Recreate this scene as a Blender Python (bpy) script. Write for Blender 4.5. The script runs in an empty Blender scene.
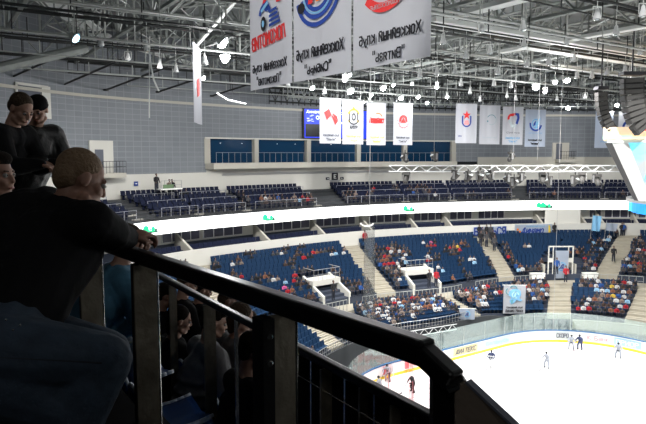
import bpy, bmesh, math, random
from mathutils import Vector, Matrix
random.seed(7)
S = bpy.context.scene
COL = S.collection
rad = math.radians
# ------------------------------------------------------------------ frames
EYE = 17.29
F = 600.0
HOR = 154.1
YAW = 0.58185
CY, SY = math.cos(YAW), math.sin(YAW)
CAMX, CAMY = -36.126, -4.511
PITCH = math.atan((212 - HOR) / F)
XD = Vector((CY, SY, 0))           # rink's short direction
YD = Vector((-SY, CY, 0))          # rink's long direction

def A(X, Y, z=0.0):
    a, b = X - CAMX, Y - CAMY
    return Vector((CY * a - SY * b, SY * a + CY * b, z))

def ray(px, py):
    u, v = (px - 323) / F, (212 - py) / F
    c, s = math.cos(PITCH), math.sin(PITCH)
    return Vector((u, c + v * s, -s + v * c))

def W(px, py, Y):
    d = ray(px, py); d = d * (Y / d.y)
    return Vector((d.x, Y, EYE + d.z))

def WZ(px, py, z):
    d = ray(px, py); t = (z - EYE) / d.z
    return Vector((d.x * t, d.y * t, z))

def proj(p):
    c, s = math.cos(PITCH), math.sin(PITCH)
    x, y, z = p[0], p[1], p[2] - EYE
    dz = y * c - z * s
    if dz < .1: return (-999, -999, dz)
    return (323 + F * x / dz, 212 - F * (y * s + z * c) / dz, dz)

O = A(-3, 19)

def B(th, r, z=0.0):
    a = rad(th) - YAW
    return Vector((O.x + r * math.sin(a), O.y + r * math.cos(a), z))

def table(pts):
    def f(x):
        if x <= pts[0][0]: return pts[0][1]
        if x >= pts[-1][0]: return pts[-1][1]
        for i in range(len(pts) - 1):
            if pts[i][0] <= x <= pts[i + 1][0]: break
        x0, y0 = pts[i]; x1, y1 = pts[i + 1]
        m0 = (y1 - pts[i - 1][1]) / (x1 - pts[i - 1][0]) if i else (y1 - y0) / (x1 - x0)
        m1 = (pts[i + 2][1] - y0) / (pts[i + 2][0] - x0) if i + 2 < len(pts) else (y1 - y0) / (x1 - x0)
        h = x1 - x0; t = (x - x0) / h
        return (2*t**3-3*t*t+1)*y0 + (t**3-2*t*t+t)*h*m0 + (-2*t**3+3*t*t)*y1 + (t**3-t*t)*h*m1
    return f

R_rib = table([(-110, 34), (-90, 32), (-65, 32.6), (-50, 33), (-35, 32.2), (-24, 30.9), (-13, 30.0), (-2, 30.0), (11, 30.8), (23, 32.0), (34, 33.7), (44, 35.9), (57, 39.8), (67, 43.6), (80, 48), (95, 50)])
R_top = lambda th: R_rib(th) - 1.3
R_walk = table([(-90, 21), (-60, 20), (-40, 21), (-24, 20.6), (-10, 20.2), (2, 20.0), (17, 19.9), (27, 20.8), (41, 24.6), (50, 27.1), (56, 28.7), (64, 30.4), (72, 31.6), (90, 33)])
R_bot = table([(-90, 15.6), (-60, 15.8), (-45, 16.4), (-24, 16.2), (-2, 15.9), (17, 16.0), (31, 17.9), (46, 21.2), (57, 22.8), (67, 24), (75, 24.6), (90, 24.6)])
zbot = table([(-90, 1.7), (34, 1.7), (46, 1.1), (90, 1.0)])
Z_WALK = 3.55
Z_TOP = 7.25
R_wall = lambda th: R_rib(th) + 6.6

def th_at(px, R, z):
    best = None
    th = -70.0
    while th < 88:
        q = proj(B(th, R(th), z))
        if q[2] > .5:
            d = abs(q[0] - px)
            if best is None or d < best[0]: best = (d, th)
        th += .25
    return best[1]

# ------------------------------------------------------------------ materials
M = {}
def mat(name, col, rough=.6, metal=0.0, emit=0.0, noise=0.0, nscale=6.0, bump=0.0, alpha=1.0, spec=.5, sheen=0.0):
    m = bpy.data.materials.new(name); m.use_nodes = True
    nt = m.node_tree; b = nt.nodes['Principled BSDF']
    c = (*col, 1)
    b.inputs['Base Color'].default_value = c
    b.inputs['Roughness'].default_value = rough
    b.inputs['Metallic'].default_value = metal
    b.inputs['Specular IOR Level'].default_value = spec
    if sheen: b.inputs['Sheen Weight'].default_value = sheen
    if emit:
        b.inputs['Emission Color'].default_value = c
        b.inputs['Emission Strength'].default_value = emit
    if alpha < 1: b.inputs['Alpha'].default_value = alpha
    if noise or bump:
        tc = nt.nodes.new('ShaderNodeTexCoord'); nz = nt.nodes.new('ShaderNodeTexNoise')
        nz.inputs['Scale'].default_value = nscale; nz.inputs['Detail'].default_value = 4
        nt.links.new(tc.outputs['Object'], nz.inputs['Vector'])
        if noise:
            mx = nt.nodes.new('ShaderNodeMix'); mx.data_type = 'RGBA'
            mx.inputs[6].default_value = tuple(v * (1 - noise) for v in col) + (1,)
            mx.inputs[7].default_value = tuple(min(1, v * (1 + noise)) for v in col) + (1,)
            nt.links.new(nz.outputs['Fac'], mx.inputs[0]); nt.links.new(mx.outputs[2], b.inputs['Base Color'])
        if bump:
            bp = nt.nodes.new('ShaderNodeBump'); bp.inputs['Strength'].default_value = bump; bp.inputs['Distance'].default_value = .02
            nt.links.new(nz.outputs['Fac'], bp.inputs['Height']); nt.links.new(bp.outputs['Normal'], b.inputs['Normal'])
    M[name] = m
    return m

def tile_mat(name, c1, c2, mortar, w, h, ms=.03, rough=.5):
    m = mat(name, c1, rough); nt = m.node_tree; b = nt.nodes['Principled BSDF']
    uv = nt.nodes.new('ShaderNodeUVMap'); br = nt.nodes.new('ShaderNodeTexBrick')
    br.offset = 0; br.squash = 1
    br.inputs['Color1'].default_value = (*c1, 1); br.inputs['Color2'].default_value = (*c2, 1); br.inputs['Mortar'].default_value = (*mortar, 1)
    br.inputs['Scale'].default_value = 1; br.inputs['Brick Width'].default_value = w; br.inputs['Row Height'].default_value = h
    br.inputs['Mortar Size'].default_value = ms
    nt.links.new(uv.outputs[0], br.inputs['Vector']); nt.links.new(br.outputs['Color'], b.inputs['Base Color'])
    return m

tile_mat('blue_grey_tile', (.175, .192, .215), (.195, .213, .235), (.27, .285, .305), .85, .5, .025)
mat('white_plaster', (.66, .65, .60), .8, noise=.05, nscale=.4)
mat('beige_plaster', (.50, .48, .42), .8, noise=.08, nscale=.5)
mat('concrete', (.36, .34, .30), .85, noise=.15, nscale=1.5)
mat('stair_concrete', (.40, .37, .30), .85, noise=.12, nscale=2)
mat('dark_concrete', (.05, .055, .06), .9, noise=.2, nscale=1)
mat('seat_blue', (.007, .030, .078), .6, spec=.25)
mat('terrace_shaded', (.035, .045, .07), .8, noise=.1, nscale=1.5)  # terrace concrete darkened in its colour for the shade between seat rows
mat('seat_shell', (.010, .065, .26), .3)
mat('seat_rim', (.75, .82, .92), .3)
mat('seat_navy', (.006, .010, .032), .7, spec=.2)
mat('black_steel', (.004, .004, .0045), .30, 0, spec=.35)
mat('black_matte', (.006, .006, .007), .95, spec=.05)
mat('steel', (.34, .30, .23), .30, .6, noise=.55, nscale=9, bump=.8)  # lighter and darker patches in the colour stand in for wavy reflections
mat('bright_steel', (.75, .75, .74), .25, 1.0)
mat('rail_grey', (.45, .45, .45), .4, .6)
mat('rail_dark', (.03, .03, .035), .5)
mat('roof_sheet', (.15, .16, .16), .7, noise=.25, nscale=.6)
mat('roof_steel', (.27, .29, .275), .55, .1, noise=.3, nscale=2)
mat('roof_light_steel', (.44, .46, .44), .5, .1, noise=.2, nscale=2)
mat('roof_black', (.012, .014, .014), .5)
mat('duct_white', (.72, .74, .72), .5)
mat('truss_white', (.85, .86, .86), .4)
mat('ice', (.93, .95, .97), .6, noise=.01, nscale=.3, spec=.1)
mat('board_white', (.85, .87, .88), .35)
mat('board_yellow', (.85, .62, .03), .4)
mat('board_blue', (.02, .12, .30), .4)
mat('line_red', (.75, .35, .35), .5)
mat('line_blue', (.50, .62, .82), .5)
mat('led_white', (1, 1, .98), .5, emit=1.6)
mat('led_green', (0.02, .75, .28), .5, emit=.5)
mat('led_dark', (.03, .12, .10), .5)
mat('suite_blue', (.007, .038, .09), .12, spec=.7)
mat('suite_pane', (.10, .10, .14), .15, noise=.3, nscale=1.2, spec=.6)
mat('banner_white', (.66, .67, .71), .8)
mat('banner_blue', (.52, .58, .68), .8)
mat('ink_black', (.01, .01, .015), .7)
mat('ink_grey', (.12, .13, .16), .7)
mat('ink_red', (.65, .03, .03), .7)
mat('ink_blue', (.015, .05, .28), .7)
mat('ink_lightblue', (.20, .45, .70), .7)
mat('ink_teal', (.10, .30, .36), .7)
mat('ink_orange', (.80, .22, .03), .7)
mat('ink_yellow', (.75, .55, .05), .7)
mat('ink_gold', (.60, .45, .18), .6)
mat('ink_pink', (.80, .30, .32), .7)
mat('ink_paleblue', (.45, .75, .85), .7)
mat('screen_blue', (.01, .04, .85), .4, emit=.75)
mat('screen_white', (.7, .8, 1), .4, emit=1.0)
mat('screen_black', (.003, .003, .006), .3)
mat('lamp_glow', (.92, .97, 1), .4, emit=60)
mat('lamp_blue', (.45, .80, 1), .4, emit=6)
mat('lamp_glass', (.55, .60, .60), .12, .5)
mat('speaker_black', (.035, .034, .033), .6)
mat('speaker_grille', (.075, .073, .07), .7)
mat('cube_dark', (.13, .13, .13), .4, .3)
mat('cube_light', (.85, .86, .84), .35, .2)
mat('sign_white', (.85, .85, .82), .5)
mat('green_paint', (.12, .20, .10), .6)
mat('net_grey', (.12, .13, .13), .9, alpha=.30)
def glassmat(name, tint, a, gl=.10):
    m = bpy.data.materials.new(name); m.use_nodes = True; nt = m.node_tree; nt.nodes.clear()
    o = nt.nodes.new('ShaderNodeOutputMaterial'); t = nt.nodes.new('ShaderNodeBsdfTransparent'); g = nt.nodes.new('ShaderNodeBsdfGlossy'); d = nt.nodes.new('ShaderNodeBsdfDiffuse')
    t.inputs[0].default_value = (*tint, 1); g.inputs['Roughness'].default_value = .08; d.inputs[0].default_value = (.75, .85, .82, 1)
    m1 = nt.nodes.new('ShaderNodeMixShader'); m2 = nt.nodes.new('ShaderNodeMixShader'); m1.inputs[0].default_value = a; m2.inputs[0].default_value = gl
    nt.links.new(t.outputs[0], m1.inputs[1]); nt.links.new(d.outputs[0], m1.inputs[2]); nt.links.new(m1.outputs[0], m2.inputs[1]); nt.links.new(g.outputs[0], m2.inputs[2]); nt.links.new(m2.outputs[0], o.inputs[0])
    M[name] = m
def cloth_through(name):
    m = M[name]; nt = m.node_tree; b = nt.nodes['Principled BSDF']; o = nt.nodes['Material Output']
    t = nt.nodes.new('ShaderNodeBsdfTranslucent'); t.inputs[0].default_value = b.inputs['Base Color'].default_value
    x = nt.nodes.new('ShaderNodeMixShader'); x.inputs[0].default_value = .5
    nt.links.new(b.outputs[0], x.inputs[1]); nt.links.new(t.outputs[0], x.inputs[2]); nt.links.new(x.outputs[0], o.inputs[0])
cloth_through('banner_white'); cloth_through('banner_blue')
glassmat('rink_glass', (.86, .95, .92), .13)
# people
mat('skin', (.42, .24, .17), .55); mat('skin_dark', (.30, .16, .11), .55)
mat('hair_brown', (.05, .03, .016), .9, noise=.35, nscale=60, bump=.5); mat('hair_dark', (.012, .009, .007), .95, bump=.3, nscale=60, spec=.1); mat('hair_blond', (.19, .12, .065), .7, noise=.3, nscale=70, bump=.5)
mat('cloth_black', (.005, .005, .006), .92, bump=.5, nscale=9, spec=.2)
mat('leather_black', (.012, .013, .012), .42, bump=.8, nscale=12)
mat('denim', (.028, .046, .072), .85, noise=.45, nscale=14, bump=.5)
mat('denim_seam', (.012, .016, .024), .85)
mat('sweater_blue', (.06, .18, .28), .9, noise=.2, nscale=12, bump=.6)
mat('puffy_grey', (.13, .125, .13), .6, bump=.8, nscale=7)
mat('eye_white', (.30, .29, .27), .4); mat('eye_dark', (.01, .008, .006), .2); mat('lips', (.35, .13, .11), .5)
JK = {'black': (.015, .015, .018), 'dark grey': (.06, .06, .065), 'red': (.38, .015, .025), 'white': (.58, .58, .58), 'orange': (.22, .09, .05), 'blue': (.02, .08, .28), 'beige': (.24, .19, .16), 'pale blue': (.30, .50, .68), 'brown': (.07, .04, .03), 'yellow': (.60, .42, .06), 'pink': (.70, .12, .32)}
for k, c in JK.items(): mat('cloth_' + k.replace(' ', '_') + '_far', c, .85)
mat('trousers_far', (.02, .025, .04), .9); mat('skin_far', (.19, .115, .09), .6); mat('hair_far', (.03, .02, .015), .8)

# ------------------------------------------------------------------ mesh helpers
def build(name, bm, m, parent=None, smooth=False, mats=None):
    bm.normal_update()
    me = bpy.data.meshes.new(name); bm.to_mesh(me); bm.free()
    for x in (mats or [m]): me.materials.append(M[x])
    if smooth:
        me.polygons.foreach_set('use_smooth', [True] * len(me.polygons))
    o = bpy.data.objects.new(name, me); COL.objects.link(o)
    if parent: o.parent = parent
    return o

def tag(o, label, cat, group=None, kind=None):
    o['label'] = label; o['category'] = cat
    if group: o['group'] = group
    if kind: o['kind'] = kind
    return o

def struct(o, label=None):
    o['kind'] = 'structure'
    if label: o['label'] = label
    return o

def empty(name, loc=(0, 0, 0), rz=0.0, parent=None):
    o = bpy.data.objects.new(name, None); COL.objects.link(o); o.location = loc; o.rotation_euler = (0, 0, rz); o.empty_display_size = .1
    if parent: o.parent = parent
    return o

def BM(): return bmesh.new()

def setm(bm, n0, mi):
    if mi:
        bm.faces.ensure_lookup_table()
        for i in range(n0, len(bm.faces)): bm.faces[i].material_index = mi

def hexa(bm, P, mi=0):
    v = [bm.verts.new(p) for p in P]
    for f in ((0, 3, 2, 1), (4, 5, 6, 7), (0, 1, 5, 4), (1, 2, 6, 5), (2, 3, 7, 6), (3, 0, 4, 7)):
        fc = bm.faces.new([v[i] for i in f]); fc.material_index = mi

def box(bm, c, s, rz=0.0, mi=0, mx=None):
    c = Vector(c); R = Matrix.Rotation(rz, 3, 'Z') if mx is None else mx
    x, y, z = s[0] / 2, s[1] / 2, s[2] / 2
    hexa(bm, [c + R @ Vector(p) for p in ((-x,-y,-z),(x,-y,-z),(x,y,-z),(-x,y,-z),(-x,-y,z),(x,-y,z),(x,y,z),(-x,y,z))], mi)

def frame_of(d):
    d = d.normalized(); up = Vector((0, 0, 1)) if abs(d.z) < .95 else Vector((1, 0, 0))
    a = d.cross(up).normalized(); return a, a.cross(d).normalized(), d

def tube(bm, p0, p1, r0, r1=None, n=6, mi=0, cap=True):
    p0, p1 = Vector(p0), Vector(p1); r1 = r0 if r1 is None else r1
    if (p1 - p0).length < 1e-6: return
    a, b, d = frame_of(p1 - p0)
    L = []
    for p, r in ((p0, r0), (p1, r1)):
        L.append([bm.verts.new(p + (a * math.cos(2*math.pi*i/n) + b * math.sin(2*math.pi*i/n)) * r) for i in range(n)])
    for i in range(n):
        f = bm.faces.new((L[0][i], L[0][(i+1) % n], L[1][(i+1) % n], L[1][i])); f.material_index = mi
    if cap:
        f = bm.faces.new(L[0][::-1]); f.material_index = mi
        f = bm.faces.new(L[1]); f.material_index = mi

def bar(bm, p0, p1, w, h, mi=0):
    """rectangular bar; w = sideways, h = the upright-ish dimension"""
    p0, p1 = Vector(p0), Vector(p1); a, b, d = frame_of(p1 - p0)
    a *= w / 2; b *= h / 2
    hexa(bm, [p0 - a - b, p0 + a - b, p0 + a + b, p0 - a + b, p1 - a - b, p1 + a - b, p1 + a + b, p1 - a + b], mi)

def lathe(bm, prof, n=12, c=(0, 0, 0), mi=0, ax=None):
    c = Vector(c); R = ax or Matrix.Identity(3); L = []
    for r, z in prof:
        L.append([bm.verts.new(c + R @ Vector((r * math.cos(2*math.pi*i/n), r * math.sin(2*math.pi*i/n), z))) for i in range(n)])
    for k in range(len(L) - 1):
        for i in range(n):
            f = bm.faces.new((L[k][i], L[k][(i+1) % n], L[k+1][(i+1) % n], L[k+1][i])); f.material_index = mi
    f = bm.faces.new(L[0][::-1]); f.material_index = mi
    f = bm.faces.new(L[-1]); f.material_index = mi

def ball(bm, c, r, sub=1, mi=0, mx=None):
    n0 = len(bm.faces)
    s = r if hasattr(r, '__len__') else (r, r, r)
    T = Matrix.Translation(Vector(c)) @ (mx.to_4x4() if mx is not None else Matrix.Identity(4)) @ Matrix.Diagonal((*s, 1))
    bmesh.ops.create_icosphere(bm, subdivisions=sub, radius=1, matrix=T)
    setm(bm, n0, mi)

def sweep(bm, prof, th0, th1, step=1.5, closed=True, mi=0, v0=0.0):
    """prof: list of functions th -> (r, z)"""
    n = max(1, int(math.ceil((th1 - th0) / step)))
    uvl = bm.loops.layers.uv.verify()
    L = []; arc = [v0]; last = None
    for i in range(n + 1):
        th = th0 + (th1 - th0) * i / n
        pts = [B(th, *f(th)) for f in prof]
        if last is not None: arc.append(arc[-1] + (pts[0].xy - last.xy).length)
        last = pts[0]
        L.append([bm.verts.new(p) for p in pts])
    m = len(prof); K = m if closed else m - 1
    for i in range(n):
        for k in range(K):
            q = (L[i][k], L[i+1][k], L[i+1][(k+1) % m], L[i][(k+1) % m])
            f = bm.faces.new(q); f.material_index = mi
            for lp, u in zip(f.loops, (arc[i], arc[i+1], arc[i+1], arc[i])):
                lp[uvl].uv = (u, lp.vert.co.z)
    if closed:
        for e, rv in ((L[0], False), (L[-1], True)):
            try: bm.faces.new(e[::-1] if rv else e)
            except Exception: pass

def P_(Rf, dr, z):
    return (lambda th: (Rf(th) + dr, z)) if not callable(z) else (lambda th: (Rf(th) + dr, z(th)))

def slab(name, Rf, d0, d1, z0, z1, th0, th1, m, parent=None, step=1.5):
    bm = BM(); sweep(bm, [P_(Rf, d0, z0), P_(Rf, d1, z0), P_(Rf, d1, z1), P_(Rf, d0, z1)], th0, th1, step)
    return build(name, bm, m, parent)

def poly(bm, pts, y=0.0, t=.006, mi=0):
    """flat shape in local x,z with a small thickness"""
    a = [bm.verts.new((x, y, z)) for x, z in pts]; b = [bm.verts.new((x, y + t, z)) for x, z in pts]
    n = len(pts)
    f = bm.faces.new(a); f.material_index = mi
    f = bm.faces.new(b[::-1]); f.material_index = mi
    for i in range(n):
        f = bm.faces.new((a[i], b[i], b[(i+1) % n], a[(i+1) % n])); f.material_index = mi

def arcband(bm, cx, cz, r0, r1, a0, a1, y=0.0, t=.006, n=14, mi=0, sx=1.0):
    for i in range(n):
        p, q = rad(a0 + (a1 - a0) * i / n), rad(a0 + (a1 - a0) * (i + 1) / n)
        poly(bm, [(cx + sx*r0*math.cos(p), cz + r0*math.sin(p)), (cx + sx*r1*math.cos(p), cz + r1*math.sin(p)), (cx + sx*r1*math.cos(q), cz + r1*math.sin(q)), (cx + sx*r0*math.cos(q), cz + r0*math.sin(q))], y, t, mi)

def disc(bm, cx, cz, r, y=0.0, t=.006, n=18, mi=0, sx=1.0):
    poly(bm, [(cx + sx*r*math.cos(2*math.pi*i/n), cz + r*math.sin(2*math.pi*i/n)) for i in range(n)], y, t, mi)

GL = {'А': '002640 1232', 'Б': '4606003041423303', 'В': '00063645443303 3342413000', 'Г': '000646', 'Д': '00014140 1114263631', 'Е': '46060040 0333', 'З': '05163645443313 334241301001',
 'И': '06004640', 'Й': '06004640 1737', 'К': '0006 460340', 'Л': '00164640', 'М': '0006234640', 'Н': '0006 4046 0343', 'О': '100105163645413010', 'П': '00064640', 'Р': '00063645443303',
 'С': '4536160501103041', 'Т': '0646 2620', 'У': '0623 461000', 'Ф': '2026 153544433212030415', 'Х': '0046 0640', 'Ц': '06004046', 'Ч': '06041343 4640', 'Ь': '06003041423303', 'Ы': '06002031322303 4640',
 'Э': '0516364541301001 1343', 'Я': '40461605041343 2300', 'а': '4045361605 43130201103041', 'е': '034345361605011040', 'б': '47170501103041433404', '"': '0705 2725', 'E': '46060040 0333'}
def text(name, s, h, w, cx, cz, y, m, parent, mirror=False, italic=0.0, thick=.008, bold=0.0, tilt=0.0):
    """lettering drawn with straight strokes in the local x,z plane"""
    segs = []; x = 0.0
    for ch in s:
        if ch == ' ': x += 3.2; continue
        low = ch.islower(); g = GL.get(ch) or GL[ch.upper()]; k = .78 if low else 1.0; dy = -1.6 if ch in 'ур' else 0
        for st in g.split():
            P = [(int(st[i]), int(st[i + 1])) for i in range(0, len(st), 2)]
            for p, q in zip(P, P[1:]): segs.append(((x + p[0] * .9 * k, p[1] * k + dy), (x + q[0] * .9 * k, q[1] * k + dy)))
        x += (2.2 if ch == '"' else 3.6 * k) + 1.5
    xs = [p[0] for sg in segs for p in sg]; ys = [p[1] for sg in segs for p in sg]
    kx = w / (max(xs) - min(xs)); ky = h / (max(ys) - min(ys)); ox, oy = (max(xs) + min(xs)) / 2, (max(ys) + min(ys)) / 2
    t = h / 6 * (.38 + bold * 7); sg_ = -1 if mirror else 1; bm = BM()
    def T(p):
        X, Z = (p[0] - ox) * kx, (p[1] - oy) * ky; X = sg_ * (X + italic * Z)
        return Vector((cx + X * math.cos(tilt) - Z * math.sin(tilt), 0, cz + X * math.sin(tilt) + Z * math.cos(tilt)))
    for p, q in segs:
        a, b = T(p), T(q); d = (b - a).normalized(); n = Vector((-d.z, 0, d.x)) * t; a -= d * t * .9; b += d * t * .9
        poly(bm, [(v.x, v.z) for v in (a - n, b - n, b + n, a + n)], y, thick)
    return build(name, bm, m, parent)

def copy_tree(o, parent=None):
    c = o.copy(); COL.objects.link(c)
    if parent is not None: c.parent = parent
    for ch in list(o.children): copy_tree(ch, c)
    return c
# ================================================================== RINK
bm = BM()
vs = []
def outline(a=15, b=30.5, r=8.5, off=0.0, y0=-9.0):
    pts = [(-a - off, y0)]
    n = 12
    for i in range(n + 1):
        t = math.pi / 2 * i / n; pts.append((-a + r - (r + off) * math.cos(t), b - r + (r + off) * math.sin(t)))
    for i in range(n + 1):
        t = math.pi / 2 * i / n; pts.append((a - r + (r + off) * math.sin(t), b - r + (r + off) * math.cos(t)))
    pts.append((a + off, y0))
    # subdivide the long stretches
    o = [pts[0]]
    for p in pts[1:]:
        q = o[-1]; d = math.hypot(p[0] - q[0], p[1] - q[1]); k = max(1, int(d / 2.4))
        for j in range(1, k + 1): o.append((q[0] + (p[0] - q[0]) * j / k, q[1] + (p[1] - q[1]) * j / k))
    return o
ol = outline()
f = bm.faces.new([bm.verts.new(A(x, y, 0)) for x, y in ol][::-1])
struct(build('floor', bm, 'ice'), 'white ice sheet')
bm = BM()
box(bm, A(5, 15, -.2), (150, 130, .3), rz=-YAW)
struct(build('floor_concrete', bm, 'dark_concrete'), 'dark concrete floor around the rink')
# ice markings
bm = BM()
def icestrip(x0, y0, x1, y1): hexa(bm, [A(x0,y0,0.0), A(x1,y0,0.0), A(x1,y1,0.0), A(x0,y1,0.0), A(x0,y0,.004), A(x1,y0,.004), A(x1,y1,.004), A(x0,y1,.004)])
icestrip(-13.5, 26.45, 13.5, 26.5)
struct(build('goal_line', bm, 'line_red')); bm = BM()
icestrip(-15, 8.7, 15, 9.0)
struct(build('blue_line', bm, 'line_blue'))

def wallstrip(bm, off0, off1, z0, z1, mi=0):
    a, b = outline(off=off0), outline(off=off1)
    L = [[bm.verts.new(A(*p, z)) for p, z in ((a[i], z0), (b[i], z0), (b[i], z1), (a[i], z1))] for i in range(len(a))]
    for i in range(len(L) - 1):
        for k in range(4): bm.faces.new((L[i][k], L[i+1][k], L[i+1][(k+1) % 4], L[i][(k+1) % 4]))
    bm.faces.new(L[0]); bm.faces.new(L[-1][::-1])
boards = empty('dasher_boards', A(0, 30.5, 0))
tag(boards, 'white hockey boards with yellow kick strip and glass around the ice', 'boards')
def under(o, root):
    bpy.context.view_layer.update()
    o.parent = root; o.matrix_parent_inverse = root.matrix_world.inverted(); return o
bm = BM(); wallstrip(bm, 0.0, .12, .22, 1.07); under(build('board_panel', bm, 'board_white'), boards)
bm = BM(); wallstrip(bm, -.03, .12, 0.0, .22); under(build('kick_plate', bm, 'board_yellow'), boards)
bm = BM(); wallstrip(bm, -.03, .16, 1.07, 1.14); under(build('cap_rail', bm, 'board_blue'), boards)
bm = BM(); wallstrip(bm, .05, .065, 1.14, 2.75); g = under(build('glass_screen', bm, 'rink_glass'), boards)
bm = BM()
oc = outline(off=.06)
for i in range(0, len(oc), 1): tube(bm, A(*oc[i], 1.14), A(*oc[i], 2.75), .014, n=4)
g2 = under(build('glass_mullion', bm, 'rail_grey'), boards)
g2['kind'] = 'stuff'
# adverts on the boards, laid on the outline between two image columns
def on_board(px, z):
    best = None
    a = outline(off=-.015)
    for i in range(len(a) - 1):
        for k in range(20):
            t = k / 20; x, y = a[i][0] + (a[i+1][0] - a[i][0]) * t, a[i][1] + (a[i+1][1] - a[i][1]) * t
            if y < 15: continue
            q = proj(A(x, y, z)); d = abs(q[0] - px)
            if q[2] > 1 and (best is None or d < best[0]): best = (d, A(x, y, z))
    return best[1]
def advert(px0, px1, ground, ink, s, label, italic=0.0):
    p, q = on_board(px0, 0), on_board(px1, 0)
    d = (q - p); L = d.length; rz = math.atan2(d.y, d.x)
    n = Vector((-math.sin(rz), math.cos(rz), 0))
    bm = BM()
    K = 6
    for k in range(K):
        a, b = on_board(px0 + (px1 - px0) * k / K, 0), on_board(px0 + (px1 - px0) * (k + 1) / K, 0)
        hexa(bm, [Vector((v.x, v.y, z)) - n * dy for z in (.32, .98) for v, dy in ((a, .012), (b, .012), (b, 0), (a, 0))])
    o = under(build('advertising_panel', bm, ground), boards)
    if s:
        K2 = text('lettering', s, .36, L * .8, 0, 0, 0, ink, None, italic=italic, bold=.02)
        K2.location = (p + q) / 2 - n * .07 + Vector((0, 0, .65)); K2.rotation_euler = (0, 0, rz)
        under(K2, o)
    o['label'] = label
mat('ad_gold', (.72, .62, .34), .5); mat('ad_cyan', (.60, .80, .82), .5); mat('ad_grey', (.60, .63, .64), .5); mat('ad_red', (.78, .25, .28), .5); mat('ad_blue', (.38, .55, .68), .5); mat('ad_yellow', (.8, .66, .2), .5)
advert(383, 391, 'ad_red', 'sign_white', '', 'red panel')
advert(392, 402, 'board_white', 'ad_grey', 'ЭКСПО', 'white panel with grey letters')
advert(405, 416, 'ad_red', 'sign_white', '', 'red panel')
advert(453, 478, 'ad_gold', 'ink_grey', 'ДИАТЕКС', 'gold panel with dark slanted letters', .3)
advert(483, 510, 'ad_cyan', 'ink_paleblue', 'Беларусь', 'pale cyan panel')
advert(555, 569.5, 'ad_grey', 'ink_grey', 'СКОРО', 'grey panel')
advert(585, 611, 'board_white', 'ink_pink', 'К Банк', 'white panel with pink letters')
advert(614, 641, 'ad_blue', 'sign_white', 'ПРИОР', 'blue panel with white letters')

# goal
goal = empty('hockey_goal', A(.9, 26.5, 0), -YAW)
tag(goal, 'hockey goal frame with net standing on the ice near the end boards', 'goal')
bm = BM()
for s in (-1, 1): tube(bm, (s*.92, 0, 0), (s*.92, 0, 1.22), .04, n=6)
tube(bm, (-.92, 0, 1.22), (.92, 0, 1.22), .04, n=6); tube(bm, (-.92, 0, .03), (-.7, 1.0, .03), .03, n=6); tube(bm, (.92, 0, .03), (.7, 1.0, .03), .03, n=6); tube(bm, (-.7, 1.0, .03), (.7, 1.0, .03), .03, n=6)
build('goal_frame', bm, 'rail_grey', goal)
bm = BM()
for i in range(9):
    x = -.88 + i * .22
    tube(bm, (x, 0, 1.2), (x * .8, 1.0, .03), .008, n=3)
for k in range(5): tube(bm, (-.9 + .03*k, .2*k, 1.2 - .23*k), (.9 - .03*k, .2*k, 1.2 - .23*k), .008, n=3)
build('net', bm, 'sign_white', goal)

# ================================================================== LOWER TIER
NU, NL = 13, 7
def stepf(Ra, Rb, za, zb, n, da=0.0, db=0.0):
    """profile functions of a stepped terrace with n rows"""
    pr = []
    for i in range(n + 1):
        t = i / n
        rr = lambda th, t=t: (Ra(th) + da) * (1 - t) + (Rb(th) + db) * t
        zf = lambda th, t=t: (za(th) if callable(za) else za) * (1 - t) + (zb(th) if callable(zb) else zb) * t
        if i < n:
            tn = (i + 1) / n
            zn = lambda th, tn=tn: (za(th) if callable(za) else za) * (1 - tn) + (zb(th) if callable(zb) else zb) * tn
            pr.append(lambda th, rr=rr, zf=zf: (rr(th), zf(th)))
            pr.append(lambda th, rr=rr, zn=zn: (rr(th), zn(th)))
        else:
            pr.append(lambda th, rr=rr, zf=zf: (rr(th), zf(th)))
    return pr
TH0, TH1 = -95, 84
def terrace(name, Ra, Rb, za, zb, n, da, db, m, zlow, th0=TH0, th1=TH1):
    pr = stepf(Ra, Rb, za, zb, n, da, db)
    pr = [lambda th: (Ra(th) + da, zlow)] + pr + [lambda th: (Rb(th) + db, zlow)]
    bm = BM(); sweep(bm, pr, th0, th1, 2.0); return struct(build(name, bm, m))
Zlo1 = lambda th: Z_WALK - .25
terrace('lower_terrace', R_bot, R_walk, zbot, Zlo1, NL, 0, -1.5, 'terrace_shaded', -.05)
# the walkway between the two flights
bm = BM(); sweep(bm, [P_(R_walk, -1.5, -.04), P_(R_walk, .4, -.04), P_(R_walk, .4, Z_WALK), P_(R_walk, -1.5, Z_WALK)], TH0, TH1, 2)
struct(build('walkway_floor', bm, 'stair_concrete'))
terrace('middle_terrace', R_walk, R_top, 3.95, Z_TOP, NU, .4, -.1, 'terrace_shaded', .0)

def lower_rowpos(flight, i, th):
    if flight == 'L':
        t = (i + .55) / NL; r = R_bot(th) * (1 - t) + (R_walk(th) - 1.5) * t; z = zbot(th) * (1 - (i + 1) / NL) + (Z_WALK - .25) * (i + 1) / NL
    elif flight == 'M':
        t = (i + .55) / NU; r = (R_walk(th) + .4) * (1 - t) + (R_top(th) - .1) * t; z = 3.95 * (1 - (i + 1) / NU) + Z_TOP * (i + 1) / NU
    else:
        t = (i + .55) / 6; r = (R_rib(th) + 1.0) * (1 - t) + (R_rib(th) + 5.8) * t; z = 11.5 * (1 - (i + 1) / 6) + 13.1 * (i + 1) / 6
    return r, z
def th_px(px, Rf, z): return th_at(px, Rf, z)
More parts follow.
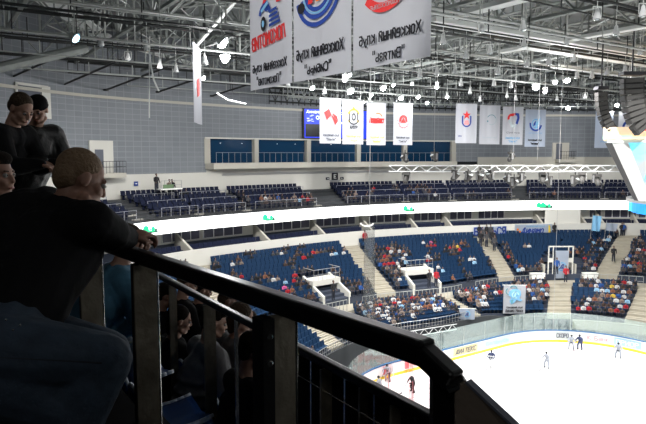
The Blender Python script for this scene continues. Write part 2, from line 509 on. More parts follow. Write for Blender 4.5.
# aisles in the middle flight (angle, half width in metres at row) found from the photo
U1, U2, U3 = 7.4, 43.0, 65.6
TUN = 56.2
V1, V2 = th_at(325, lambda t: R_walk(t) + 2, 6.2), th_at(421, lambda t: R_walk(t) + 2, 6.2)
VL = th_at(226, lambda t: R_walk(t) + 4.5, 6.0)
V3 = 76
L3a = th_at(643, lambda t: R_bot(t) + 2.5, 2.0)
print('V', V1, V2, VL)
def tpx(px, top): return th_at(px, (lambda t: R_top(t) - .6) if top else (lambda t: R_walk(t) + .8), 7.4 if top else 4.0)
U1a, U1b = tpx(384, 0), tpx(352, 1); U2a, U2b = tpx(506, 0), tpx(482, 1); U3a, U3b = tpx(606, 0), tpx(628, 1); VLa, VLb = tpx(242, 0), tpx(204, 1)
AIS_M = [(-60, -60, .8), (VLa, VLb, 1.0), (U1a, U1b, 1.0), (U2a, U2b, 1.0), (U3a, U3b, 1.15), (82, 82, 1)]
U1, U2, U3 = (U1a + U1b) / 2, (U2a + U2b) / 2, (U3a + U3b) / 2
print('U', AIS_M)
def lpx(px, top): return th_at(px, (lambda t: R_walk(t) - 1.8) if top else (lambda t: R_bot(t) + .3), 3.4 if top else 1.9)
L1a, L1b, L2a, L2b = lpx(374, 0), lpx(343, 1), lpx(474, 0), lpx(447, 1)
AIS_L = [(-60, -60, .8), (-42, -42, .8), (-24, -24, .9), (L1a, L1b, .85), (L2a, L2b, .85), (TUN, TUN, 1.15), (L3a, L3a, 1.0)]
print('L', L1a, L2a)
VOM = [(V1, 1.5, 3.1), (V2, 1.5, 3.1), (TUN, 1.9, 3.4), (V3, 1.5, 3.0), (-48, 1.5, 3.0)]    # angle, half width, depth
def arcr(th, r):
    """metres per radian along a row"""
    return math.hypot(r, (row_r(th + .5, th, r) - row_r(th - .5, th, r)) * 180 / math.pi)
def row_r(t2, th, r):
    """radius at angle t2 of the row that passes through (th, r)"""
    w0, w1 = R_walk(th), R_rib(th)
    if r < w0: f = (r - R_bot(th)) / (w0 - R_bot(th)); return R_bot(t2) * (1 - f) + R_walk(t2) * f
    f = (r - w0) / (w1 - w0); f = min(f, 1.0); return R_walk(t2) * (1 - f) + R_rib(t2) * f + max(0, r - w1)
def blocked(flight, th, r):
    if flight == 'M':
        t = (r - R_walk(th) - .4) / (R_top(th) - R_walk(th) - .5)
        for a, b, w in AIS_M:
            if abs(rad(th - a - (b - a) * t)) * arcr(th, r) < w + .22: return True
        for a, w, d in VOM:
            if abs(rad(th - a)) * arcr(th, r) < w + .3 and r < R_walk(th) + .4 + d + .4: return True
    elif flight == 'L':
        t = (r - R_bot(th)) / (R_walk(th) - 1.5 - R_bot(th))
        for a, b, w in AIS_L:
            if abs(rad(th - a - (b - a) * t)) * arcr(th, r) < w + .22: return True
    return False
# stairs in the aisles
def stairs(tha, thb, w, flight, name='aisle_stairs'):
    n, (Ra, Rb, da, db) = (NL, (R_bot, R_walk, 0, -1.5)) if flight == 'L' else (NU, (R_walk, R_top, .4, -.1))
    bm = BM(); k2 = n * 2
    for i in range(k2):
        t0, t1 = i / k2, (i + 1) / k2; th = tha + (thb - tha) * (t0 + t1) / 2
        tc = (i // 2 + 1) / n; z1 = ((Z_WALK - .25 if flight == 'L' else Z_TOP) * tc + (zbot(th) if flight == 'L' else 3.95) * (1 - tc)) + .04 + .07 * (i % 2)
        f0 = lambda t, t0=t0: (Ra(t) + da) * (1 - t0) + (Rb(t) + db) * t0 - .02
        f1 = lambda t, t1=t1: (Ra(t) + da) * (1 - t1) + (Rb(t) + db) * t1
        dw = math.degrees(w / arcr(th, f0(th)))
        sweep(bm, [lambda t: (f0(t), z1 - .5), lambda t: (f1(t), z1 - .5), lambda t: (f1(t), z1), lambda t: (f0(t), z1)], th - dw, th + dw, 2)
    return struct(build(name, bm, 'stair_concrete'))
for a, b, w in AIS_M: stairs(a, b, w, 'M')
for a, b, w in AIS_L: stairs(a, b, w, 'L')
# vomitories: white concrete portals
def local_frame(th, r, z):
    d = B(th + .5, row_r(th + .5, th, r)) - B(th - .5, row_r(th - .5, th, r))      # local +Y = outwards, X = right seen from the rink
    return Matrix.Translation(B(th, r, z)) @ Matrix.Rotation(math.atan2(d.y, d.x), 4, 'Z')
def vomitory(th, w, d, rail=True):
    T = local_frame(th, R_walk(th) + .35, Z_WALK)
    bm = BM(); H = 2.0
    for s in (-1, 1):
        hexa(bm, [Vector(p) for p in ((s*w - .12, -.0, 0), (s*w + .12, -.0, 0), (s*w + .12, d, 0), (s*w - .12, d, 0), (s*w - .12, 0, 1.1), (s*w + .12, 0, 1.1), (s*w + .12, d, H + .5), (s*w - .12, d, H + .5))])
    box(bm, (0, d * .5 + .75, H - .0), (2 * w + .24, d - 1.5, .5))
    o = build('vomitory_portal', bm, 'white_plaster'); o.matrix_world = T; struct(o, 'white concrete portal')
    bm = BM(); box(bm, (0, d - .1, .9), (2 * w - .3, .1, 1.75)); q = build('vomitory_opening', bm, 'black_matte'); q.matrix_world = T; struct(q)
    if rail:
        bm = BM(); z0 = H + .25
        for s in (-1, 1):
            tube(bm, (s*w, d, z0 + 1), (s*w, 1.5, z0 + 1), .03)
        for y in (1.5,):
            tube(bm, (-w, y, z0 + 1), (w, y, z0 + 1), .03); tube(bm, (-w, y, z0 + .5), (w, y, z0 + .5), .02)
        for k in range(7): tube(bm, (-w + 2*w*k/6, 1.5, z0), (-w + 2*w*k/6, 1.5, z0 + 1), .02, n=4)
        q = build('portal_railing', bm, 'rail_grey'); q.matrix_world = T; return q
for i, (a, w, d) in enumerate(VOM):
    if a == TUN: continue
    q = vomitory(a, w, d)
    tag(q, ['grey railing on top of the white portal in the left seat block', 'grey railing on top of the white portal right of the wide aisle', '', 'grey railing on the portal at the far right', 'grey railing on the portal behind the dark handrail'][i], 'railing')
# walkway railing, one per block
def railing(name, Rf, dr, z, th0, th1, h, m, posts=1.2, r=.022, mids=(.5,), parent=None):
    bm = BM(); n = max(2, int((th1 - th0) / 1.2)); 
    P = [B(th0 + (th1 - th0) * i / n, Rf(th0 + (th1 - th0) * i / n) + dr, z) for i in range(n + 1)]
    for k in (1.0,) + tuple(mids):
        for a, b in zip(P, P[1:]): tube(bm, a + Vector((0, 0, h * k)), b + Vector((0, 0, h * k)), r * (1.2 if k == 1 else .8), n=5)
    L = 0
    acc = 0
    for a, b in zip(P, P[1:]):
        seg = (b - a).length; k = max(1, round(seg / posts))
        for j in range(k):
            p = a.lerp(b, j / k); tube(bm, p, p + Vector((0, 0, h)), r, n=4)
    tube(bm, P[-1], P[-1] + Vector((0, 0, h)), r, n=4)
    return build(name, bm, m, parent)
mat('rail_white', (.38, .39, .38), .4, .2)
segs = sorted([L1a, L2a, 71.5, -22, -42] )
wr = [(-40, -24, 'behind the foreground handrail'), (-20.5, L1a - 2.6, 'in front of the left portal'), (L1a + 2.8, L2a - 2.4, 'above the crowded lower block'), (L2a + 2.4, TUN - 4.0, 'left of the gate in the corner'), (TUN + 4.0, 71.5, 'right of the gate in the corner'), (73, 84, 'at the far right edge')]
for a, b, t in wr:
    tag(railing('walkway_railing', R_walk, -1.35, Z_WALK, a, b, 1.0, 'rail_white', .8, .024), 'pale grey walkway railing ' + t, 'railing', None)
# low railing + dark wall in front of the first row
bm = BM(); sweep(bm, [P_(R_bot, -.35, 0), P_(R_bot, -.15, 0), P_(R_bot, -.15, lambda t: zbot(t) + .15), P_(R_bot, -.35, lambda t: zbot(t) + .15)], -90, 53, 2)
o = struct(build('wall_rinkside', bm, 'dark_concrete'))
bm = BM(); sweep(bm, [P_(R_bot, -.35, 0), P_(R_bot, -.15, 0), P_(R_bot, -.15, lambda t: zbot(t) - .1), P_(R_bot, -.35, lambda t: zbot(t) - .1)], 59.5, 84, 2)
struct(build('wall_rinkside_right', bm, 'stair_concrete'))
tag(railing('front_railing', R_bot, -.25, 1.85, -60, 33, .75, 'rail_grey', 1.6, .022), 'thin grey rail in front of the lowest seat row', 'railing')

# gate in the corner: tunnel with white posts
T = local_frame(TUN, R_walk(TUN) + .2, Z_WALK)
bm = BM()
for s in (-1, 1):
    box(bm, (s * 1.35, .3, 1.8), (.10, .12, 3.8)); box(bm, (s * .85, .3, 1.8), (.07, .1, 3.8)); box(bm, (s*1.1, .3, 2.2), (.4, .1, .45)); box(bm, (s*1.1, .3, .6), (.5, .1, .1))
box(bm, (0, .3, 3.7), (2.8, .12, .12))
gate = build('tunnel_gate', bm, 'white_plaster'); gate.matrix_world = T
tag(gate, 'tall white post gate over the tunnel in the seating corner', 'gate')
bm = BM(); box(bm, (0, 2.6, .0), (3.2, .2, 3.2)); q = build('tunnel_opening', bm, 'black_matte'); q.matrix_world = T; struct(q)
bm = BM()
for s in (-1, 1): box(bm, (s * 1.75, 1.6, 0), (.2, 2.4, 3.4))
q = build('tunnel_wall', bm, 'beige_plaster'); q.matrix_world = T; struct(q)
for s, t in ((-1, 'left'), (1, 'right')):
    bm = BM(); box(bm, (0, 0, .45), (1.5, .6, .9)); box(bm, (0, 0, .93), (1.6, .7, .06)); box(bm, (0, -.32, .45), (1.2, .04, .6))
    q = build('commentary_desk', bm, 'sign_white'); q.matrix_world = T @ Matrix.Translation((s * 2.9, -.6, 0))
    tag(q, 'white box desk on the walkway %s of the corner gate' % t, 'desk')
# seats -------------------------------------------------------------
def seat_bm(bm, T, mi=0, w=.45, pad=0):
    def q(c, s, ang=0):
        R = Matrix.Rotation(ang, 3, 'X'); n0 = len(bm.verts); 
        box(bm, c, s, mx=R, mi=mi); bm.verts.ensure_lookup_table()
        for v in bm.verts[n0:]: v.co = T @ v.co
    q((0, -.02, .42), (w, .40, .05)); q((0, .20, .63), (w, .05, .42), -.2); q((0, .1, .22), (w * .5, .06, .40))
def seat_T(flight, i, th):
    r, z = lower_rowpos(flight, i, th)
    return local_frame(th, r, z)
# ================================================================== SUITES UNDER THE RIBBON
slab('suite_floor', R_rib, -1.3, 3.0, 7.4, 7.75, TH0, TH1, 'terrace_shaded')['kind'] = 'structure'
slab('wall_parapet', R_rib, -1.4, -1.15, 7.1, 8.85, TH0, TH1, 'white_plaster')['kind'] = 'structure'
slab('wall_parapet_right', R_rib, -1.15, .6, 8.6, 10.5, th_at(545, R_rib, 9.4), th_at(580, R_rib, 9.4), 'white_plaster')['kind'] = 'structure'
slab('suite_step', R_rib, -.2, 3.0, 7.75, 8.4, TH0, TH1, 'terrace_shaded')['kind'] = 'structure'
slab('wall_suites', R_rib, 2.0, 2.4, 9.1, 10.5, TH0, TH1, 'white_plaster')['kind'] = 'structure'
slab('wall_suites_base', R_rib, 1.95, 2.4, 8.3, 9.1, TH0, TH1, 'terrace_shaded')['kind'] = 'structure'
# windows of the suites
wn = 0
def wins(px0, px1, n, z0=9.3, z1=10.42, dr=1.9):
    global wn
    a, b = th_at(px0, R_rib, 9.9), th_at(px1, R_rib, 9.9)
    wn += 1
    o = slab('window_%d' % wn, R_rib, dr, dr + .1, z0 - .06, z1 + .05, a, b, 'truss_white'); o['kind'] = 'structure'
    for k in range(n):
        t0, t1 = a + (b - a) * (k + .06) / n, a + (b - a) * (k + .94) / n
        slab('window_pane', R_rib, dr - .04, dr + .02, z0, z1, t0, t1, 'suite_pane', o)
for px0, px1, n in ((178, 214, 4), (218, 254, 4), (266, 318, 6), (324, 362, 5), (375, 411, 5), (418, 446, 4), (453, 474, 3), (480, 505, 4), (588, 600, 2), (604, 634, 4), (637, 660, 3), (140, 172, 4)):
    wins(px0, px1, n)
wins(552, 579, 4, 9.5, 10.4, .55 - .0)
# balcony dividing walls between suites (grey slanted fins)
for px in (188, 265, 321, 369, 415, 449, 540, 583, 602, 636):
    th = th_at(px, R_rib, 9.2); T = local_frame(th, R_rib(th), 7.7)
    bm = BM(); hexa(bm, [Vector(p) for p in ((-.12, -1.1, 0), (.12, -1.1, 0), (.12, 2.2, 0), (-.12, 2.2, 0), (-.12, -1.1, .9), (.12, -1.1, .9), (.12, 2.2, 2.6), (-.12, 2.2, 2.6))])
    q = build('suite_partition', bm, 'beige_plaster'); q.matrix_world = T; q['kind'] = 'structure'

# ================================================================== UPPER TIER
slab('upper_slab', R_rib, .0, 7.0, 10.45, 11.0, TH0, TH1, 'concrete')['kind'] = 'structure'
pr = stepf(R_rib, R_rib, 11.3, 13.1, 6, 1.0, 5.8)
bm = BM(); sweep(bm, [P_(R_rib, .1, 10.9), P_(R_rib, .1, 11.3)] + pr + [P_(R_rib, 7.0, 13.1), P_(R_rib, 7.0, 10.9)], TH0, TH1, 2)
struct(build('upper_terrace', bm, 'dark_concrete'))
# LED ribbon
led = slab('led_ribbon', R_rib, -.22, .12, 10.42, 11.56, -60, TH1, 'led_white', step=1.2)
tag(led, 'bright white LED ribbon board running all around under the upper tier', 'display')
for px, py in ((148, 227), (267, 217.5), (408, 209), (542, 206.3), (546.5, 206.3)):
    th = th_at(px, R_rib, 11); T = local_frame(th, R_rib(th) - .24, 10.98)
    bm = BM()
    disc(bm, -.45, .05, .30, -.012, .01); poly(bm, [(-.75, -.22), (.55, -.3), (.6, -.16), (-.7, -.08)], -.012, .01); disc(bm, .32, .0, .2, -.012, .01); poly(bm, [(-.2, -.1), (.05, .12), (.1, -.1)], -.012, .01)
    q = build('sponsor_mark', bm, 'led_green'); q.matrix_world = T; under(q, led)
    bm = BM(); poly(bm, [(-.4, -.3), (.85, -.36), (.85, -.24), (-.4, -.2)], -.02, .01); disc(bm, .62, -.12, .13, -.02, .01); q = build('sponsor_lettering', bm, 'led_dark'); q.matrix_world = T; under(q, led)
# upper rail
up = railing('upper_tier_railing', R_rib, .25, 11.5, -60, TH1 - .5, .95, 'rail_dark', 1.0, .022, (.33, .66))
tag(up, 'dark railing along the top of the white LED ribbon', 'railing')
# walls
ZT = 15.9
bm = BM(); sweep(bm, [P_(R_wall, 0, 10.9), P_(R_wall, .5, 10.9), P_(R_wall, .5, ZT), P_(R_wall, 0, ZT)], TH0, TH1, 1.5)
struct(build('wall_lower_white', bm, 'white_plaster'))
aw, bw = th_at(206, R_wall, 17.5), th_at(453, R_wall, 17.5)
def wallpiece(name, a, b, z0, z1, m, d=0.0, t=.5):
    bm = BM(); sweep(bm, [P_(R_wall, d, z0), P_(R_wall, d + t, z0), P_(R_wall, d + t, z1), P_(R_wall, d, z1)], a, b, 1.5)
    o = build(name, bm, m); o['kind'] = 'structure'; return o
wallpiece('wall_tiled_left', TH0, aw, 15.4, 28.6, 'blue_grey_tile', -.05)
wallpiece('wall_tiled_centre', aw, bw, 19.0, 28.6, 'blue_grey_tile', -.05)
c1 = th_at(548, R_wall, 17)
wallpiece('wall_tiled_right', bw, TH1, 16.3, 28.6, 'blue_grey_tile', -.05)
wallpiece('wall_beige_right', th_at(478, R_wall, 16.6), TH1, 15.4, 16.9, 'beige_plaster', -.1)
wallpiece('trim_1', TH0, TH1, 22.25, 22.5, 'beige_plaster', -.25, .3)
# suite balcony with blue windows
wallpiece('balcony_slab', aw - .2, bw + .4, 15.75, 16.35, 'beige_plaster', -1.5, 2.0)
wallpiece('balcony_under', aw + 3.0, bw, 15.0, 15.25, 'rail_grey', -.1, .3)
wallpiece('wall_balcony_back', aw, bw, 16.3, 19.1, 'suite_blue', .45, .3)
wallpiece('trim_2', aw - .2, bw + .3, 18.9, 19.05, 'white_plaster', -.15, .6)
for px, w in ((207, .7), (256.5, .55), (308, .55), (359, .55), (404.5, .55), (454, .6)):
    th = th_at(px, R_wall, 17.5); T = local_frame(th, R_wall(th) + .0, 16.3); bm = BM(); box(bm, (0, .2, 1.3), (w, .6, 2.6)); q = build('pillar', bm, 'beige_plaster'); q.matrix_world = T; q['kind'] = 'structure'
tag(railing('balcony_railing', R_wall, -1.35, 16.35, aw + .5, bw + .3, 1.1, 'rail_grey', .8, .02, ()), 'pale picket railing along the balcony of blue windows', 'railing')
mat('window_glow', (.6, .65, .7), .4, emit=.5)
for px in (222, 244, 279, 297, 332, 385):
    th = th_at(px, R_wall, 18.4); T = local_frame(th, R_wall(th) + .40, 18.45); bm = BM(); lathe(bm, [(.05, -.03), (.08, 0), (.03, .04)], 8); q = build('balcony_downlight', bm, 'window_glow'); q.matrix_world = T
    tag(q, 'small white light over the blue balcony windows, at column %s of the row' % {222: 'one', 244: 'two', 279: 'three', 297: 'four', 332: 'five', 385: 'six'}[px], 'light', 'small balcony lights')
# side balconies with a door
def small_balcony(px, z, w, lab, cat='balcony', flip=False, wallm='white_plaster', h=2.9, deep=1.4):
    th = th_at(px, R_wall, z); T = local_frame(th, R_wall(th) - .1, z)
    r = empty('door_balcony'); r.matrix_world = T; tag(r, lab, cat)
    bm = BM(); box(bm, (0, 0, h / 2), (w, .25, h)); build('surround', bm, wallm, r)
    bm = BM(); box(bm, (-w * .12, -.16, 1.05), (w * .34, .08, 2.1)); d = build('door', bm, 'ink_grey', r)
    bm = BM(); box(bm, (-w * .12 + w*.12, -.23, 1.0), (.05, .05, .2)); build('handle', bm, 'bright_steel', d)
    bm = BM(); box(bm, (.4, -deep / 2, -.2), (w, deep, .4)); build('slab', bm, 'beige_plaster', r)
    bm = BM(); x0, x1 = .4 - w / 2, .4 + w / 2
    for zz in (1.05, .55): tube(bm, (x0, -deep, zz), (x1, -deep, zz), .025, n=5); tube(bm, (x1, -deep, zz), (x1, -.1, zz), .025, n=5)
    for k in range(8): tube(bm, (x0 + (x1 - x0) * k / 7, -deep, 0), (x0 + (x1 - x0) * k / 7, -deep, 1.05), .018, n=4)
    for k in range(3): tube(bm, (x1, -deep * k / 3, 0), (x1, -deep * k / 3, 1.05), .018, n=4)
    build('railing', bm, 'rail_dark', r)
small_balcony(101, 15.6, 2.4, 'small railed balcony with a door high on the tiled wall at left')
small_balcony(560, 16.6, 2.2, 'small grey balcony with a door high on the far right wall', wallm='beige_plaster', h=2.2)
# white frame with louvre at far left
th = th_at(31, R_wall, 21); T = local_frame(th, R_wall(th) - .15, 20.25)
lv = empty('louvre_frame'); lv.matrix_world = T; lv.scale = (1.2, 1, 1); tag(lv, 'white framed louvre opening high on the tiled wall at far left', 'louvre')
bm = BM()
box(bm, (-1.28, 0, 1.2), (.18, .2, 2.6)); box(bm, (1.15, 0, 1.2), (.75, .2, 2.6)); box(bm, (0, 0, 2.45), (2.7, .2, .2))
build('frame', bm, 'white_plaster', lv)
bm = BM(); box(bm, (-.25, .05, 1.2), (1.9, .05, 2.3))
for k in range(9): box(bm, (-.25, -.03, .2 + k * .25), (1.9, .1, .05))
build('louvre', bm, 'ink_grey', lv)
bm = BM(); box(bm, (.3, 0, 2.0), (.25, .12, .35))
# blue video screen on the wall
th = th_at(335, R_wall, 20.5); T = local_frame(th, R_wall(th) - .6, 19.1)
vs_ = empty('video_screen'); vs_.matrix_world = T; tag(vs_, 'blue video scoreboard on the far wall behind the small banners', 'screen')
bm = BM(); box(bm, (0, .1, 1.75), (8.9, .3, 3.5)); build('casing', bm, 'speaker_black', vs_)
bm = BM(); box(bm, (0, -.07, 1.75), (8.6, .04, 3.3)); sc_ = build('display', bm, 'screen_blue', vs_)
bm = BM(); box(bm, (-3.25, -.1, .95), (1.9, .02, 1.5)); build('dark_area', bm, 'screen_black', sc_)
text('lettering', 'Динамо', .3, 1.9, -3.1, 3.1, -.1, 'screen_white', sc_, bold=.03); text('lettering', 'Спартак', .3, 2.4, 1.6, 3.0, -.1, 'screen_white', sc_)
bm = BM(); arcband(bm, -2.6, 2.45, .13, .24, 0, 360, -.1, .02, 12)
for k in range(9): box(bm, (-3.9 + random.random() * 1.0, -.1, 1.95 + random.random() * .8), (.3, .02, .05))
box(bm, (.6, -.1, 1.9), (1.6, .02, .2)); build('graphic', bm, 'screen_white', sc_)

# toilet style sign and doorway in the upper tier
def wall_local(px, z, d=-.08):
    th = th_at(px, R_wall, z); return local_frame(th, R_wall(th) + d, z)
sg = empty('section_sign'); sg.matrix_world = wall_local(334.5, 14.6); tag(sg, 'black square sign with a white symbol above the upper tier door', 'sign')
bm = BM(); box(bm, (0, 0, 0), (.85, .06, .9)); build('plate', bm, 'ink_black', sg)
text('lettering', 'E', .42, .26, 0, 0, -.05, 'sign_white', sg, bold=.05)
for dx in (-1.0, 1.0):
    q = empty('direction_sign'); q.matrix_world = sg.matrix_world @ Matrix.Translation((dx, 0, -.25)) ; tag(q, 'small blue arrow sign %s of the upper tier door sign' % ('left' if dx < 0 else 'right'), 'sign')
    bm = BM(); box(bm, (0, 0, 0), (.45, .06, .3)); build('plate', bm, 'seat_navy', q)
    bm = BM(); poly(bm, [(-.12 * dx, .07), (.12 * dx, 0), (-.12 * dx, -.07)], -.05, .02); build('arrow', bm, 'sign_white', q)
bm = BM(); box(bm, (0, 0, 0), (1.2, .1, 1.6)); box(bm, (0, -.06, .0), (.05, .04, 1.6)); box(bm, (0, -.05, .85), (1.4, .14, .12)); q = build('door_1', bm, 'rail_grey'); q.matrix_world = sg.matrix_world @ Matrix.Translation((0, 0, -1.35)); struct(q)
q = empty('section_sign'); q.matrix_world = wall_local(135.5, 14.5); tag(q, 'small blue square sign on the white wall at left', 'sign')
bm = BM(); box(bm, (0, 0, 0), (.42, .06, .42)); build('plate', bm, 'ink_blue', q); bm = BM(); box(bm, (0, -.04, 0), (.2, .02, .06)); build('symbol', bm, 'sign_white', q)

# camera platform with cameraman (x ~156, y 180-196)
T = wall_local(153, 14.0, -2.2)
pl = empty('camera_platform'); pl.matrix_world = T; pl.scale = (.7, .8, .8); tag(pl, 'green and white railed camera platform on the upper tier at left', 'platform')
bm = BM(); box(bm, (0, 0, 0), (3.4, 1.6, .16)); build('deck', bm, 'sign_white', pl)
bm = BM()
for x in (-1.6, 0, 1.6):
    for y in (-.7, .7): tube(bm, (x, y, -2.2), (x, y, 1.0), .035, n=5)
for z in (.5, 1.0): tube(bm, (-1.6, -.7, z), (1.6, -.7, z), .03, n=5)
build('railing', bm, 'rail_grey', pl)
bm = BM(); box(bm, (-.5, -.72, .3), (1.6, .05, .5)); build('panel', bm, 'green_paint', pl)
# upper tier seat blocks (image columns)
UP = [(100, 146, 6), (171, 206, 6), (211, 252, 6), (262, 321, 6), (352, 406, 6), (411, 452, 6), (456, 512, 6), (530, 600, 6), (604, 650, 6)]
UPB = [(th_at(a, R_rib, 12.5), th_at(b, R_rib, 12.5)) for a, b, _ in UP]
mat('row_rail', (.40, .41, .45), .4, .3)
for k, (a, b) in enumerate(UPB):
    root = empty('row_rail', B((a + b) / 2, lower_rowpos('U', 0, (a + b) / 2)[0], 11.6))
    for i in (0, 2, 4):
        bm = BM()
        r_ = lambda th, i=i: lower_rowpos('U', i, th)[0] - .42
        z = lower_rowpos('U', i, a)[1]
        n = 8; P = [B(a + (b - a) * j / n, r_(a + (b - a) * j / n), z) for j in range(n + 1)]
        for p, q in zip(P, P[1:]): tube(bm, p + Vector((0, 0, .78)), q + Vector((0, 0, .78)), .022, n=4)
        for p in P[::2]: tube(bm, p, p + Vector((0, 0, .8)), .03, n=4)
        under(build('rail', bm, 'row_rail'), root)
    tag(root, 'thin pale rails among the upper tier seats, %s block from the left' % ['first', 'second', 'third', 'fourth', 'fifth', 'sixth', 'seventh', 'eighth', 'ninth'][k], 'railing')
    # end stair of each block
    th = b + 1.0; T = local_frame(th, R_rib(th) + 1.0, 11.2); bm = BM()
    for i in range(10): box(bm, (0, .24 + i * .48, .1 + i * .16), (1.0, .48, .5))
    q = build('upper_stairs', bm, 'beige_plaster'); q.matrix_world = T; q['kind'] = 'structure'

# ================================================================== ALL SEATS
rnd0 = random.Random(3)
seats = []   # (flight, row, theta, r)
for fl, n in (('L', NL), ('M', NU)):
    for i in range(n):
        th = -88.0 + rnd0.random() * .8
        while th < 83:
            r, z = lower_rowpos(fl, i, th)
            if not blocked(fl, th, r): seats.append((fl, i, th))
            th += math.degrees(.505 / arcr(th, r))
            if rnd0.random() < .004: th += .4
for (a, b), (_, _, n) in zip(UPB, UP):
    for i in range(n):
        th = a
        while th < b:
            r, z = lower_rowpos('U', i, th); seats.append(('U', i, th)); th += math.degrees(.54 / arcr(th, r))
for i in range(2):       # suite seats
    for a, b in ((140, 186), (190, 262), (268, 318), (324, 364), (373, 412), (418, 446), (452, 536), (605, 634), (638, 660)):
        ta, tb = th_at(a, R_rib, 8.5), th_at(b, R_rib, 8.5); th = ta
        while th < tb:
            seats.append(('S', i, th)); th += math.degrees(.5 / arcr(th, R_rib(th)))
def seat_pose(s):
    fl, i, th = s
    if fl == 'S': r, z = R_rib(th) - .65 + i * .9, 7.85 + i * .40
    else: r, z = lower_rowpos(fl, i, th)
    return local_frame(th, r, z)
def block_name(s):
    fl, i, th = s
    if fl == 'M':
        for lim, nm in ((-40, 'hidden'), (VL, 'middle tier block at far left'), (U1, 'middle tier block left of the wide aisle'), (U2, 'middle tier block between the two long aisles'), (U3, 'middle tier block above the corner gate'), (99, 'middle tier block at far right')):
            if th < lim: return nm
    if fl == 'L':
        for lim, nm in ((-22, 'rinkside block seen under the handrail'), (L1a, 'rinkside block below the left portal'), (L2a, 'crowded rinkside block at centre'), (TUN, 'rinkside block left of the corner gate'), (71.5, 'rinkside block right of the corner gate'), (99, 'rinkside block at far right')):
            if th < lim: return nm
    return 'upper'
def over_rail(px, py, m=4):
    """above the foreground handrail in the picture, or inside the gap beneath it"""
    y = 250.6 + (px - 140) * .312
    if px < 134: return False
    if py < y - m: return True
    return 300 < px < 362 and 357 + (px - 300) * .5 > py > y + 36 and py > 344
vis = []
for k, s in enumerate(seats):
    if s[0] in 'SU': continue
    q = proj(seat_pose(s) @ Vector((0, 0, .5)))
    if 0 < q[0] < 640 and 0 < q[1] < 420 and over_rail(q[0], q[1]): vis.append((q[2], k))
vis.sort()
single = set(k for _, k in vis[:285])
print('seats', len(seats), 'visible', len(vis))
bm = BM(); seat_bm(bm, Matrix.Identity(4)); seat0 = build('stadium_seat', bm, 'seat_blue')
first = True
for _, k in vis[:285]:
    s = seats[k]
    o = seat0 if first else seat0.copy()
    if not first: COL.objects.link(o)
    first = False
    o.matrix_world = seat_pose(s)
    bn = block_name(s)
    tag(o, 'small blue seat, nearest part of the ' + bn, 'seat', 'blue seats near the camera, ' + bn)
def fast_seats(name, idx, m):
    """all remaining seats as one mesh"""
    t = BM(); seat_bm(t, Matrix.Identity(4)); V = [v.co.copy() for v in t.verts]; t.verts.index_update(); Fc = [[v.index for v in f.verts] for f in t.faces]; t.free()
    vv, ff = [], []
    for k in idx:
        T = seat_pose(seats[k]); b = len(vv)
        vv += [tuple(T @ v) for v in V]; ff += [[b + i for i in f] for f in Fc]
    me = bpy.data.meshes.new(name); me.from_pydata(vv, [], ff); me.materials.append(M[m])
    o = bpy.data.objects.new(name, me); COL.objects.link(o); return o
rest = [k for k in range(len(seats)) if k not in single and seats[k][0] in 'ML']
tag(fast_seats('stadium_seats', rest, 'seat_blue'), 'rows of blue plastic seats filling the rest of the lower stands', 'seats', None, 'stuff')
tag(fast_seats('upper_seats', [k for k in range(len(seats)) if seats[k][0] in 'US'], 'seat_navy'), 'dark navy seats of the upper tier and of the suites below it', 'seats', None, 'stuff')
# ================================================================== ROOF
bm = BM(); box(bm, A(3, 12, 28.9), (150, 150, .4), rz=-YAW)
struct(build('ceiling', bm, 'roof_sheet'))
def inside(X, Y, m=1.0):
    dx, dy = X + 3, Y - 19; th = math.degrees(math.atan2(dx, dy)); r = math.hypot(dx, dy)
    if th < -100 or th > 95: return math.hypot(X, Y) < 62
    return r < R_wall(th) - m
def span(fx, lo, hi, st=.5):
    """longest inside run of the line fx(s)"""
    best = None; a = None; s = lo
    while s <= hi + st:
        ok = s <= hi and inside(*fx(s))
        if ok and a is None: a = s
        if not ok and a is not None:
            if best is None or s - a > best[1] - best[0]: best = (a, s - st)
            a = None
        s += st
    return best
def vis_run(p, q):
    """keep only trusses the picture could show"""
    for i in range(21):
        v = proj(p.lerp(q, i / 20))
        if v[2] > 3 and -60 < v[0] < 710 and v[1] > -60: return True
    return False
def roof_truss(fx, lo, hi, zb, zt, m, mc, bay=2.8, name='roof_truss', rc=.10, rw=.05):
    sp = span(fx, lo, hi)
    if not sp: return
    p, q = A(*fx(sp[0])), A(*fx(sp[1]))
    if not vis_run(p + Vector((0, 0, zb)), q + Vector((0, 0, zb))): return
    L = (q - p).length; n = max(1, int(L / bay)); bm = BM(); up = Vector((0, 0, 1))
    tube(bm, p + up * zb, q + up * zb, rc, n=5, mi=1); tube(bm, p + up * zt, q + up * zt, rc, n=5)
    for i in range(n):
        a, b = p.lerp(q, i / n), p.lerp(q, (i + 1) / n)
        if not vis_run(a + up * zb, b + up * zb): continue
        tube(bm, a + up * zb, a + up * zt, rw, n=4)
        if i % 2: tube(bm, a + up * zb, b + up * zt, rw, n=4)
        else: tube(bm, a + up * zt, b + up * zb, rw, n=4)
    return struct(build(name, bm, None, mats=[m, mc]))
y = -8.0; k = 0
while y < 62:
    roof_truss(lambda s, y=y: (s, y), -50, 60, 24.6 + .3 * (k % 2), 27.8, 'roof_steel', 'roof_black' if k % 2 else 'roof_light_steel'); y += 4.4; k += 1
x = -44.0; k = 0
while x < 60:
    roof_truss(lambda s, x=x: (x, s), -30, 62, 24.9, 28.2, 'roof_light_steel' if k % 2 else 'roof_steel', 'roof_steel', 3.4, rc=.14, rw=.07); x += 6.2; k += 1
